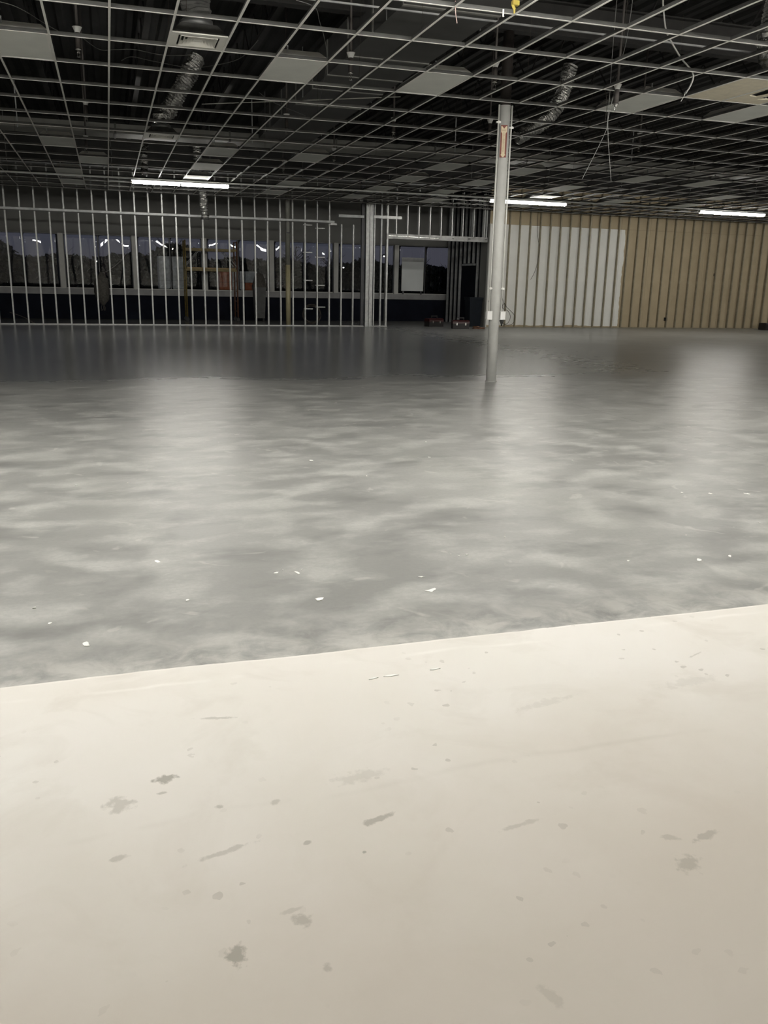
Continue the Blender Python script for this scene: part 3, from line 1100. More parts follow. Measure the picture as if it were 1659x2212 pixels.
link('beam_seam', MB().box(11.86, 11.875, y_ - 0.002, y_, zb0, zb1).mesh('beam_seam', 'frame_dark'), part)
lb = MB()
for k in range(34):
    if k % 7 != 5:
        lb.box(9.02 + 0.055 * k, 9.045 + 0.055 * k, y_ - 0.0022, y_, 2.965 - 0.001 * k, 2.980 - 0.001 * k)
link('stamped_ribs', lb.mesh('stamped_ribs', 'chrome'), part)
crp = c_stud(1.42, 0.152, 0.034, flip=True).mesh('cripple_stud', 'galv')
for k in range(9):
    link('cripple_stud', crp, part, (9.30 + 0.3985 * k, YW - 0.02, 3.036))
link('cripple_stud', crp, part, (12.57, YW - 0.02, 3.036))
link('top_track', MB().box(-6.9, 12.7, YW - 0.02, YW + 0.14, 4.60, 4.64).mesh('top_track', 'galv_dull'), part)
link('bulkhead', MB().box(-6.9, 12.7, YW + 0.03, YW + 0.09, 4.64, ZD).mesh('bulkhead', 'deck'), part)
link('small_box', MB().box(8.00, 8.10, YW - 0.09, YW - 0.03, 3.98, 4.05).mesh('small_box', 'white_plastic'), part)
link('box_arm', MB().box(8.04, 8.06, YW - 0.06, YW + 0.03, 4.05, 4.62).mesh('box_arm', 'frame_dark'), part)

# beige column in the partition line
bc = thing('beige_column', 'beige-yellow round column standing behind the open studs', 'column', (5.68, 28.78, 0))
link('shaft', MB().tube([(0, 0, 0.002), (0, 0, 1.95)], 0.082, 20).mesh('shaft', 'beige_paint', True), bc)
tag(link('upper_shaft', MB().tube([(0, 0, 1.95), (0, 0, ZD)], 0.082, 20).mesh('upper_shaft', 'grey_paint', True), bc), 'grey painted upper half')
link('sign_plate', MB().box(-0.06, 0.06, -0.092, -0.086, 2.94, 3.36).mesh('sign_plate', 'frame_dark'), bc)
link('sign_face', MB().box(-0.045, 0.045, -0.094, -0.092, 2.97, 3.33).mesh('sign_face', 'grey_paint'), bc)

# ------------------------------------------------------------------ furred drywall wall on the right
dw = struct('wall_drywall', 'white and tan drywall behind regular metal studs')
XD0, XD1 = 12.72, 26.2
k = 0
xs_ = [12.72, 13.05] + [13.05 + 1.2192 * q for q in range(1, 12)]
for a, b in zip(xs_, xs_[1:]):
    a2, b2 = a + 0.002, min(b, XD1) - 0.002
    dz = random.uniform(0, 0.004)
    link('drywall_panel', MB().box(a2, b2, YW + 0.095 + dz, YW + 0.110 + dz, 0.012, 3.50).mesh('drywall_panel', 'drywall'), dw)
    link('drywall_panel', MB().box(a2, b2, YW + 0.095 + dz, YW + 0.110 + dz, 3.504, 4.75).mesh('drywall_panel', 'drywall'), dw)
stud_r = c_stud(4.66, 0.090, 0.036).mesh('stud', 'galv_tan')
k = 0
x = 13.05
while x < XD1 - 0.1:
    link('stud', stud_r, dw, (x - 0.018, YW, 0.012))
    x += 0.3955
trk = MB()
trk.box(XD0, XD1, YW - 0.002, YW + 0.094, 0.003, 0.010)
trk.box(XD0, XD1, YW - 0.006, YW - 0.002, 0.003, 0.035)
link('bottom_track', trk.mesh('bottom_track', 'galv_tan'), dw)
link('top_track', MB().box(XD0, XD1, YW - 0.004, YW + 0.096, 4.68, 4.75).mesh('top_track', 'galv_tan'), dw)
link('bulkhead', MB().box(XD0, XD1, YW + 0.03, YW + 0.09, 4.76, ZD).mesh('bulkhead', 'deck'), dw)
link('end_board', MB().box(12.68, 12.715, YW - 0.01, YW + 0.13, 0.003, 3.5).mesh('end_board', 'frame_white'), dw)
link('junction_box', MB().box(20.10, 20.21, YW + 0.02, YW + 0.09, 0.28, 0.40).mesh('junction_box', 'black'), dw)
link('junction_box', MB().box(22.11, 22.17, YW + 0.06, YW + 0.093, 1.96, 2.06).mesh('junction_box', 'cable_dark'), dw)
link('junction_box', MB().box(12.80, 12.93, YW + 0.06, YW + 0.093, 0.87, 0.92).mesh('junction_box', 'black'), dw)


def cable(name, label, pts, r_=0.006, mat='cable_dark', cat='cable', group=None, seg=6, n=8):
    if name == 'armoured_cable':
        pts = [(p[0] - 0.05, p[1], min(p[2], 5.2)) for p in pts]
    return tag(link(name, MB().tube(spline(pts, n), r_, seg).mesh(name, mat, True)), label, cat, group)


cable('wall_cable', 'loose dark cable hanging down the white drywall', [(14.46, 28.40, 4.6), (14.46, 28.39, 3.45), (14.53, 28.38, 2.99), (14.60, 28.37, 2.76), (14.53, 28.36, 2.21), (14.43, 28.35, 1.89), (14.30, 28.33, 1.67)], 0.007)
cable('coiled_cord', 'dark cord looping on the wall right of the white column foot', [(13.24, 28.40, 1.35), (13.28, 28.39, 1.0), (13.36, 28.38, 0.81), (13.46, 28.37, 0.70), (13.75, 28.36, 0.45), (13.78, 28.36, 0.29), (13.70, 28.35, 0.13), (13.46, 28.34, 0.09), (13.24, 28.34, 0.20), (13.05, 28.34, 0.34), (13.22, 28.34, 0.20), (13.43, 28.34, 0.12), (13.55, 28.35, 0.20), (13.61, 28.36, 0.38), (13.52, 28.36, 0.56), (13.40, 28.36, 0.62), (13.30, 28.36, 0.66), (13.28, 28.37, 0.74), (13.31, 28.37, 0.81), (13.38, 28.37, 0.83), (13.44, 28.37, 0.72)], 0.008)

# ------------------------------------------------------------------ side wall of the vestibule (runs back to the windows)
vw = struct('wall_vestibule', 'dark side stud wall with a doorway beyond the opening')
XV = 12.78
sv = c_stud(4.4, 0.09, 0.036)
svm = MB()
svm.box(-0.045, 0.045, 0, 0.003, 0, 4.4)
svm.box(-0.045, -0.042, 0.003, 0.038, 0, 4.4)
svm.box(0.042, 0.045, 0.003, 0.038, 0, 4.4)
svme = svm.mesh('stud', 'galv_dull')
svs = MB()
svs.box(-0.045, 0.045, 0, 0.003, 2.2, 4.4)
svs.box(-0.045, -0.042, 0.003, 0.038, 2.2, 4.4)
svse = svs.mesh('cripple_stud', 'galv_dull')
for k in range(11):
    y = 28.75 + 0.4064 * k
    if y > YG - 0.15:
        break
    if 29.9 < y < 31.0:
        link('cripple_stud', svse, vw, (XV, y, 0.01))
    else:
        link('stud', svme, vw, (XV, y, 0.01))
link('door_header', MB().box(XV - 0.05, XV + 0.05, 29.85, 31.05, 2.13, 2.20).mesh('door_header', 'galv_dull'), vw)
link('bottom_track', MB().box(XV - 0.05, XV + 0.05, 28.6, 29.86, 0.003, 0.02).mesh('bottom_track', 'galv_dull'), vw)
link('drywall_panel', MB().box(XV - 0.062, XV - 0.048, 28.55, 29.22, 0.02, 4.4).mesh('drywall_panel', 'header_board'), vw)
link('sheathing', MB().box(XV + 0.05, XV + 0.065, 28.55, YG - 0.12, 0.02, ZD).mesh('sheathing', 'navy_wall'), vw)

# ------------------------------------------------------------------ window wall
wb = struct('wall_back', 'outer shopfront wall with a dark base and a long window band')
XW0, XW1 = XL, 13.2
link('base_wall', MB().box(XW0, XW1, YG, YG + 0.25, 0, 0.84).mesh('base_wall', 'navy_wall'), wb)
link('sill', MB().box(XW0, XW1, YG - 0.06, YG + 0.27, 0.84, 1.04).mesh('sill', 'sill'), wb)
link('header_wall', MB().box(XW0, XW1, YG, YG + 0.25, 2.88, ZD).mesh('header_wall', 'header_board'), wb)
link('sheathing', MB().box(XW1, XR, YG, YG + 0.25, 0, ZD).mesh('sheathing', 'navy_wall'), wb)
post = MB().box(-0.085, 0.085, YG - 0.03, YG + 0.14, 1.041, 2.879).mesh('post', 'frame_white')
MX = [-8.80, -6.36, -3.92, -1.48, 0.97, 3.40, 5.86, 8.33, 10.75]
for x in MX:
    link('post', post, wb, (x, 0, 0))
XE = 13.08
edges = MX + [XE]


def pane_mesh(w_, h_, seed):
    """slightly bowed sheet of glass, as old storefront panes are"""
    b = MB()
    nu, nv = 14, 14
    th = 0.006
    rnd = random.Random(seed)
    bx_, bz_ = rnd.uniform(0.006, 0.012), rnd.uniform(0.004, 0.009)
    ph = rnd.uniform(0, 6)
    for side in (0, 1):
        for a in range(nu + 1):
            for c_ in range(nv + 1):
                u_, v_ = a / nu, c_ / nv
                dy = bx_ * (1 - (2 * u_ - 1) ** 2) + bz_ * (1 - (2 * v_ - 1) ** 2) * 0.6 + 0.0012 * math.sin(7 * u_ + ph) * math.sin(5 * v_ + ph)
                b.v.append((u_ * w_, dy + side * th, v_ * h_))
    N = (nu + 1) * (nv + 1)
    for a in range(nu):
        for c_ in range(nv):
            q = a * (nv + 1) + c_
            b.face((q, q + nv + 1, q + nv + 2, q + 1))
            b.face((N + q, N + q + 1, N + q + nv + 2, N + q + nv + 1))
    rim = [a * (nv + 1) for a in range(nu + 1)] + [nu * (nv + 1) + c_ for c_ in range(1, nv + 1)] + [a * (nv + 1) + nv for a in range(nu - 1, -1, -1)] + [c_ for c_ in range(nv - 1, 0, -1)]
    for p, q in zip(rim, rim[1:] + rim[:1]):
        b.face((p, N + p, N + q, q))
    return b.mesh('pane', 'glass', True)


for k, (a, b) in enumerate(zip(edges, edges[1:])):
    x0, x1 = a + 0.087, b - (0.087 if b != XE else 0.0)
    wi = tag(link('window_%d' % (k + 1), None, None) if False else empty('window_%d' % (k + 1), (x0, YG + 0.05, 1.042)), 'storefront window bay of two bowed panes', None, None, 'structure')
    w_, h_ = x1 - x0, 2.878 - 1.042
    fm_ = MB()
    fm_.box(0, w_, 0, 0.05, 0, 0.03)
    fm_.box(0, w_, 0, 0.05, h_ - 0.03, h_)
    fm_.box(0, 0.03, 0, 0.05, 0.03, h_ - 0.03)
    fm_.box(w_ - 0.03, w_, 0, 0.05, 0.03, h_ - 0.03)
    link('frame', fm_.mesh('frame', 'frame_dark'), wi)
    link('mullion', MB().box(w_ / 2 - 0.018, w_ / 2 + 0.018, 0, 0.05, 0.031, h_ - 0.031).mesh('mullion', 'frame_dark'), wi)
    link('stop_bead', MB().box(0.005, w_ - 0.005, -0.012, -0.001, 0.002, 0.03).mesh('stop_bead', 'frame_white'), wi)
    link('head_bead', MB().box(0.005, w_ - 0.005, -0.012, -0.001, h_ - 0.022, h_ - 0.002).mesh('head_bead', 'sill'), wi)
    pw = w_ / 2 - 0.018 - 0.03
    link('pane', pane_mesh(pw, h_ - 0.06, 10 * k + 1), wi, (0.03, 0.018, 0.03))
    link('pane', pane_mesh(pw, h_ - 0.06, 10 * k + 2), wi, (w_ / 2 + 0.018, 0.018, 0.03))

# ------------------------------------------------------------------ things standing between partition and windows
bd = thing('display_board', 'grey board with a darker top strip standing on the window sill', 'board', (11.41, YG - 0.02, 1.041))
link('panel', MB().box(-0.44, 0.44, -0.028, -0.012, 0.125, 1.23).mesh('panel', 'board_grey'), bd)
link('top_strip', MB().box(-0.44, 0.44, -0.030, -0.012, 1.23, 1.38).mesh('top_strip', 'board_dark'), bd)
link('edge_trim', MB().box(-0.455, -0.44, -0.034, -0.008, 0.12, 1.385).mesh('edge_trim', 'frame_white'), bd)
link('edge_trim', MB().box(0.44, 0.455, -0.034, -0.008, 0.12, 1.385).mesh('edge_trim', 'frame_white'), bd)
link('foot', MB().box(-0.40, -0.34, -0.035, -0.005, 0.0, 0.125).mesh('foot', 'frame_dark'), bd)
link('foot', MB().box(0.34, 0.40, -0.035, -0.005, 0.0, 0.125).mesh('foot', 'frame_dark'), bd)

sc = thing('rolling_scaffold', 'yellow baker scaffold on casters behind the studs', 'scaffold', (2.62, 31.55, 0))
SW, SD = 1.78, 0.74
for (xx, mt_) in ((0, 'scaffold_yellow'), (SW, 'scaffold_orange')):
    fr_ = MB()
    for yv in (0, SD):
        fr_.tube([(xx, yv, 0.14), (xx, yv, 2.75)], 0.026, 8)
    for z in [0.35, 0.70, 1.05, 1.40, 1.75, 2.10, 2.45, 2.72]:
        fr_.tube([(xx, 0, z), (xx, SD, z)], 0.016, 6)
    e_ = link('end_frame', fr_.mesh('end_frame', mt_, True), sc)
for yv in (0, SD):
    link('side_rail', MB().box(0, SW, yv - 0.02, yv + 0.02, 1.72, 1.80).mesh('side_rail', 'scaffold_yellow'), sc)
    link('side_rail', MB().box(0, SW, yv - 0.02, yv + 0.02, 2.40, 2.48).mesh('side_rail', 'scaffold_yellow'), sc)
    link('brace', MB().tube([(0.02, yv - 0.03, 1.9), (0.45, yv - 0.03, 2.38)], 0.012, 6).mesh('brace', 'galv_dull'), sc)
    link('brace', MB().tube([(SW - 0.02, yv - 0.03, 1.9), (SW - 0.45, yv - 0.03, 2.38)], 0.012, 6).mesh('brace', 'galv_dull'), sc)
link('platform', MB().box(0.05, SW - 0.05, 0.03, SD - 0.03, 1.80, 1.84).mesh('platform', 'plank'), sc)
cst = MB().lathe([(0.06, -0.018), (0.065, -0.01), (0.065, 0.01), (0.06, 0.018)], seg=14)
cst.v = [(p[0], p[2], p[1] + 0.066) for p in cst.v]
cst.box(-0.03, 0.03, -0.028, -0.022, 0.06, 0.145)
cst.box(-0.03, 0.03, 0.022, 0.028, 0.06, 0.145)
cst.box(-0.03, 0.03, -0.028, 0.028, 0.135, 0.145)
cme2 = cst.mesh('caster', 'black_rubber')
for xx in (0, SW):
    for yv in (0, SD):
        link('caster', cme2, sc, (xx, yv, 0))

def coil(name, label, c, r_, n_, tube, mat):
    pts = []
    for k in range(n_ * 24 + 1):
        a = 2 * math.pi * k / 24
        rr = r_ * (0.9 + 0.1 * math.sin(k * 0.37))
        pts.append((c[0] + rr * math.cos(a), c[1] + 0.02 * (k / 24) - 0.02 + 0.012 * math.sin(k * 1.3) + 0.12 * (rr * math.sin(a)), c[2] + rr * math.sin(a)))
    return tag(link(name, MB().tube(pts, tube, 5).mesh(name, mat, True)), label, 'cable')


coil('cable_coil', 'dark cable coil leaning behind the studs with blocking', (6.62, 29.4, 0.36), 0.33, 4, 0.013, 'cable_dark')

bb = thing('grey_bin', 'tall grey bin standing by the sill right of the scaffold', 'bin', (5.28, 32.2, 0))
b = MB()
b.v = []
for z, a_ in ((0.10, 0.17), (1.12, 0.21), (1.12, 0.23), (1.20, 0.23)):
    b.v += [(-a_, -a_, z), (a_, -a_, z), (a_, a_, z), (-a_, a_, z)]
for k in range(3):
    for s_ in range(4):
        s2 = (s_ + 1) % 4
        b.face((4 * k + s_, 4 * k + s2, 4 * k + 4 + s2, 4 * k + 4 + s_))
b.face((3, 2, 1, 0))
b.face((12, 13, 14, 15))
link('bin_body', b.mesh('bin_body', 'bin_grey'), bb)
lm = MB()
for z, a_ in ((1.201, 0.235), (1.25, 0.235), (1.40, 0.19), (1.66, 0.13), (1.72, 0.05)):
    lm.v += [(-a_, -a_ + .02, z), (a_, -a_, z), (a_ * .9, a_, z), (-a_, a_ * .9, z)]
for k in range(4):
    for s_ in range(4):
        s2 = (s_ + 1) % 4
        lm.face((4 * k + s_, 4 * k + s2, 4 * k + 4 + s2, 4 * k + 4 + s_))
lm.face((16, 17, 18, 19))
link('bulging_bag', lm.mesh('bulging_bag', 'cloth', True), bb)
for sx in (-0.13, 0.13):
    link('wheel', MB().tube([(sx - 0.02, 0.1, 0.075), (sx + 0.02, 0.1, 0.075)], 0.074, 12).mesh('wheel', 'black_rubber'), bb)
    link('front_foot', MB().box(sx - 0.03, sx + 0.03, -0.14, -0.08, 0.0, 0.105).mesh('front_foot', 'black_rubber'), bb)

# bundle hung from a wire at the left
bu = thing('hanging_bundle', 'dusty cloth bundle hanging by a wire behind the left studs', 'bundle', (-0.20, 30.6, 0.0))
bm3 = MB()
pr_ = [(0.03, 1.62), (0.10, 1.50), (0.20, 1.36), (0.23, 1.15), (0.25, 0.95), (0.20, 0.74), (0.10, 0.60), (0.03, 0.50)]
bm3.lathe(pr_, seg=14)
bm3.v = [tuple(Vector(p) + 0.06 * noise.noise_vector(Vector(p) * 5)) for p in bm3.v]
link('cloth', bm3.mesh('cloth', 'cloth', True), bu)
link('wire', MB().tube(spline([(0.0, 0, 1.58), (0.25, 0, 1.66), (0.75, 0, 2.1), (1.0, 0, 2.8), (1.02, 0.0, 4.2), (1.02, 0, ZD - 0.61)], 8), 0.0055, 5).mesh('wire', 'wire_grey', True), bu)
tl = MB()
for k in range(5):
    a = k * 1.3
    tl.tube([(0.04 * math.cos(a), 0.04 * math.sin(a), 0.56), (0.07 * math.cos(a), 0.07 * math.sin(a), 0.45), (0.06 * math.cos(a + .5), 0.06 * math.sin(a + .5), 0.36)], 0.008, 5)
link('loose_ends', tl.mesh('loose_ends', 'cloth'), bu)
cable('floor_cable', 'thin cable lying behind the leftmost studs', [(-2.9, 28.75, 0.35), (-2.5, 28.75, 0.2), (-2.2, 28.75, 0.02), (-2.0, 28.8, 0.012), (-1.2, 29.0, 0.012)], 0.01)


# red tool boxes in the opening
def toolbox(label, loc, rot, w_=0.52):
    r = thing('tool_box', label, 'tool box', loc, rot)
    d_ = 0.15
    link('tray_body', MB().prism([(-d_, 0.0), (d_, 0.0), (d_ + .01, 0.17), (-d_ - .01, 0.17)], 0, -w_ / 2, w_ / 2).mesh('tray_body', 'toolbox_black'), r)
    ld = link('lid', MB().prism([(-d_ - .012, 0.171), (d_ + .012, 0.171), (d_ + .005, 0.24), (d_ - .05, 0.285), (-d_ + .05, 0.285), (-d_ - .005, 0.24)], 0, -w_ / 2 - .006, w_ / 2 + .006).mesh('lid', 'toolbox_red'), r)
    h_ = MB()
    h_.box(-0.13, -0.11, -0.015, 0.015, 0.286, 0.345)
    h_.box(0.11, 0.13, -0.015, 0.015, 0.286, 0.345)
    h_.box(-0.13, 0.13, -0.018, 0.018, 0.345, 0.372)
    link('handle', h_.mesh('handle', 'toolbox_black'), ld)
    for sx in (-0.15, 0.15):
        link('latch', MB().box(sx - 0.022, sx + 0.022, -d_ - 0.022, -d_ - 0.011, 0.12, 0.20).mesh('latch', 'chrome'), r)
    return r


toolbox('dark red tool box standing back in the opening', (10.86, 28.75, 0.001), 0.25, 0.60)
toolbox('red tool box nearer the white column, in the opening', (11.28, 27.35, 0.001), -0.15, 0.56)
rg = MB()
for k in range(9):
    a = random.uniform(0, 6.28)
    cx_, cy_ = random.uniform(-0.16, 0.16), random.uniform(-0.10, 0.10)
    M_ = Matrix.Translation((cx_, cy_, 0.035 + 0.02 * (k % 3))) @ Matrix.Rotation(a, 4, 'Z') @ Matrix.Rotation(0.25 * (k % 3 - 1), 4, 'X')
    rg.box(-0.09, 0.09, -0.035, 0.035, -0.012, 0.012, 0, M_)
rg.box(-0.2, 0.2, -0.1, 0.1, 0, 0.03)
tag(link('scrap_heap', rg.mesh('scrap_heap', 'scaffold_orange'), None, (11.93, 27.30, 0.001)), 'low reddish heap of scraps beside the nearer tool box', 'scraps')
# dark bin against the vestibule wall
dbn = thing('dark_bin', 'dark blue-black bin inside the opening at its right jamb', 'bin', (12.42, 28.95, 0.001))
b = MB()
for z, a_ in ((0.0, 0.20), (0.92, 0.24), (0.92, 0.26), (0.98, 0.26)):
    b.v += [(-a_, -a_, z), (a_, -a_, z), (a_, a_, z), (-a_, a_, z)]
for k in range(3):
    for s_ in range(4):
        s2 = (s_ + 1) % 4
        b.face((4 * k + s_, 4 * k + s2, 4 * k + 4 + s2, 4 * k + 4 + s_))
b.face((3, 2, 1, 0))
link('bin_body', b.mesh('bin_body', 'bin_dark'), dbn)
link('lid', MB().prism([(-.265, .981), (.265, .981), (.25, 1.02), (-.25, 1.02)], 0, -.265, .265).mesh('lid', 'bin_dark'), dbn)
# dark case at the right edge
cs = thing('equipment_case', 'black case on the floor at the right edge of the tan wall', 'case', (24.35, 27.7, 0.001))
link('case_body', MB().prism([(-.2, 0), (.2, 0), (.2, .22), (.17, .26), (-.17, .26), (-.2, .22)], 0, -.38, .38).mesh('case_body', 'toolbox_black'), cs)
link('handle', MB().tube([(-.1, 0, .26), (-.09, 0, .31), (.09, 0, .31), (.1, 0, .26)], 0.014, 6).mesh('handle', 'black_rubber'), cs)

# ------------------------------------------------------------------ loose wires above and below the grid
cable('dangling_wire', 'long thin wire dangling straight below the grid, right of the column', [(6.54, 11.0, 5.3), (6.54, 11.0, 4.34), (6.55, 11.0, 3.99), (6.56, 11.0, 3.52), (6.68, 11.0, 2.84)], 0.0042, 'wire_mid')
cable('dangling_wire', 'long thin wire dangling slanted left below the grid', [(6.82, 11.05, 5.3), (6.77, 11.05, 4.64), (6.70, 11.05, 4.30), (6.64, 11.05, 3.95), (6.58, 11.05, 3.60), (6.55, 11.05, 3.44), (6.26, 11.05, 2.85)], 0.0042, 'wire_mid')
cable('dangling_wire', 'short hooked wire beside the two long dangling wires', [(6.38, 11.1, 3.96), (6.45, 11.1, 4.01), (6.53, 11.1, 3.99), (6.56, 11.1, 3.91), (6.58, 11.1, 3.80), (6.57, 11.1, 3.58)], 0.0035, 'cable_dark')
bx = cable('armoured_cable', 'thick silver armoured cable curving down beside the beige tile', [(6.36, 9.6, 5.3), (6.36, 9.6, 4.70), (6.38, 9.6, 4.56), (6.43, 9.6, 4.37), (6.50, 9.6, 4.26), (6.68, 9.6, 4.07), (6.83, 9.6, 3.96), (6.88, 9.6, 3.88), (6.84, 9.6, 3.76), (6.79, 9.6, 3.70)], 0.010, 'cable_grey', seg=8)
link('bare_ends', MB().tube([(6.74, 9.6, 3.70), (6.725, 9.6, 3.655), (6.69, 9.6, 3.60)], 0.0035, 5).mesh('bare_ends', 'conduit'), bx)
link('connector', MB().tube([(6.755, 9.6, 3.715), (6.735, 9.6, 3.69)], 0.016, 8).mesh('connector', 'galv'), bx)
cable('loose_wire', 'thin wire drooping above the leftmost near troffer', [(-0.876, 10.37, 4.08), (-0.751, 10.42, 4.07), (-0.633, 10.58, 4.06), (-0.495, 10.88, 4.05), (-0.341, 11.10, 4.03)], 0.004, 'wire_grey')
cable('loose_wire', 'thin wire drooping under the nearest diffuser', [(-0.107, 11.40, 4.06), (0.067, 11.80, 4.05), (0.251, 11.73, 4.05), (0.462, 11.64, 4.05), (0.763, 11.77, 4.05), (1.006, 11.71, 4.05), (1.16, 11.58, 4.05)], 0.004, 'wire_grey')
cable('loose_wire', 'thin wire sagging past the right side of the nearest diffuser', [(0.323, 12.26, 4.05), (0.446, 12.06, 4.06), (0.698, 12.13, 4.05), (1.167, 12.29, 4.05), (1.487, 12.00, 4.05), (1.713, 11.54, 4.05), (1.819, 10.87, 4.10)], 0.004, 'wire_grey')
cable('loose_wire', 'thin wire arching beside the second near troffer', [(1.95, 9.35, 4.12), (2.161, 9.44, 4.10), (2.279, 9.74, 4.06), (2.428, 10.16, 4.03), (2.567, 10.62, 4.01), (2.72, 11.25, 4.0), (2.92, 12.25, 3.99), (3.12, 13.33, 3.98)], 0.004, 'wire_grey')
tag(link('thin_rod', MB().tube([(1.524, 14.352, 4.0), (4.144, 12.641, 4.0)], 0.006, 6).mesh('thin_rod', 'conduit')), 'straight thin pale rod lying diagonally across the grid', 'rod')
cable('loose_wire', 'thin dark wire running diagonally behind the pale rod', [(2.379, 14.195, 4.2), (2.689, 14.726, 4.18), (3.438, 15.742, 4.2)], 0.005, 'wire_grey')
ys = thing('yellow_strap', 'yellow strap end knotted on the grid at the top', 'strap', (gx(6), gy(-1), ZC))
yb = MB()
yb.tube(spline([(-0.02, -0.04, 0.42), (-0.01, -0.02, 0.16), (-0.03, -0.01, 0.09), (-0.005, -0.01, 0.04), (0.0, -0.012, 0.004)], 6), 0.014, 6)
link('strap_tail', yb.mesh('strap_tail', 'yellow'), ys)
link('knot', MB().box(-0.035, 0.03, -0.035, 0.01, 0.075, 0.115).mesh('knot', 'yellow'), ys)
cable('tie_wire', 'short pinkish frayed wire hanging from the grid left of the yellow strap', [(gx(5), gy(-1) - .014, ZC + .05), (gx(5) + .005, gy(-1) - .016, 3.86), (gx(5) + .015, gy(-1) - .01, 3.82), (gx(5) + .03, gy(-1), 3.77)], 0.004, 'pinkish')
tag(link('grid_clip', MB().box(-0.007, 0.007, -0.02, -0.013, -0.03, 0.03).box(-0.007, 0.007, -0.03, -0.013, -0.036, -0.03).mesh('grid_clip', 'white_plastic'), None, (3.70, gy(-1), ZC)), 'small white clip on the grid beside the yellow strap', 'clip')

# ------------------------------------------------------------------ chips and crumbs on the grey floor
CH = [(0.16, 4.335, .050), (0.721, 4.015, .034), (0.822, 3.99, .040), (-0.391, 3.805, .022), (-0.318, 3.606, .026), (-0.165, 3.344, .045), (-0.294, 6.194, .02), (0.052, 6.192, .022), (1.505, 6.715, .06), (1.786, 6.052, .022), (2.733, 7.336, .03), (2.51, 6.648, .034), (3.665, 6.272, .02), (1.771, 4.062, .022), (2.121, 4.328, .012), (1.408, 3.779, .030), (2.58, 3.756, .028), (3.199, 4.101, .014), (2.97, 3.677, .06), (3.183, 3.692, .04), (0.845, 3.603, .05), (0.262, 3.739, .028), (1.385, 3.586, .07), (3.839, 4.232, .02), (4.32, 4.916, .06), (0.855, 4.03, .014), (0.76, 4.05, .012), (1.72, 4.05, .012), (1.69, 4.09, .012), (4.05, 4.98, .05), (3.86, 5.05, .04)]
BANDS = [(0, 3.9, 'nearest scatter'), (3.9, 4.6, 'second scatter'), (4.6, 9, 'farthest scatter')]
CHL = {}
for (lo, hi, nm) in BANDS:
    row = sorted([q for q in CH if lo <= q[1] < hi], key=lambda q: q[0] / q[1])
    for k, q in enumerate(row):
        CHL[q[:2]] = 'white plaster chip on grey concrete, %s of the %s' % (ORD[k], nm)
for k, (x, y, r_) in enumerate(CH):
    rnd = random.Random(k)
    b = MB()
    n_ = 9
    poly = []
    for q in range(n_):
        a = 2 * math.pi * q / n_
        rr = r_ * 0.6 * rnd.uniform(0.35, 1.0)
        poly.append((rr * math.cos(a), 0.6 * rr * math.sin(a)))
    b.prism(poly, 2, 0.0, 0.0022 if r_ > 0.025 else 0.004)
    o_ = tag(link('plaster_chip', b.mesh('plaster_chip', 'chip_white'), None, (x, y, 0.0006), rnd.uniform(0, 3)), CHL[(x, y)], 'chip', 'white plaster chips scattered on the grey floor')
for k, (x, y, r_) in enumerate([(0.92, 2.755, .03), (1.098, 2.765, .022), (0.85, 2.75, .02)]):
    b = MB().prism([(-r_, 0), (-.3 * r_, -.22 * r_), (r_, -.05 * r_), (.5 * r_, .25 * r_), (-.4 * r_, .2 * r_)], 2, 0, 0.002)
    tag(link('plaster_chip', b.mesh('plaster_chip', 'chip_white'), None, (x, y, 0.0038), 0.1 * k), ['largest bright flake on the white coating', 'right-hand bright flake on the white coating', 'left-hand bright flake on the white coating'][k], 'chip', 'bright flakes on the white coating')

# ------------------------------------------------------------------ outdoors
tag(link('ground', MB().box(-60, 90, YG + 0.25, 100, -0.3, -0.12).mesh('ground', 'asphalt')), 'dark parking lot beyond the windows', 'ground', None, 'structure')
tag(link('verge', MB().box(-160, 220, 100, 180, -0.3, -0.05).mesh('verge', 'grass')), 'dark grass verge beyond the parking lot', 'grass', None, 'structure')


def crown(seed, h_, w_, leaves, bare):
    rnd = random.Random(seed)
    b = MB()
    for k in range(leaves):
        while True:
            p = Vector((rnd.uniform(-1, 1), rnd.uniform(-1, 1), rnd.uniform(-1, 1)))
            if p.length < 1 and noise.noise(p * 2.2 + Vector((seed, 0, 0))) > -0.28:
                break
        c_ = Vector((p.x * w_, p.y * w_, h_ * (0.56 + 0.44 * p.z)))
        s_ = rnd.uniform(0.30, 0.62) if not bare else rnd.uniform(0.12, 0.3)
        d1_ = Vector((rnd.uniform(-1, 1), rnd.uniform(-1, 1), rnd.uniform(-1, 1))).normalized() * s_
        d2_ = Vector((rnd.uniform(-1, 1), rnd.uniform(-1, 1), rnd.uniform(-1, 1))).normalized() * s_ * 0.6
        i_ = len(b.v)
        b.v += [tuple(c_ - d1_), tuple(c_ + d2_), tuple(c_ + d1_), tuple(c_ - d2_)]
        b.face((i_, i_ + 1, i_ + 2, i_ + 3))
    return b.mesh('crown', 'leaf')


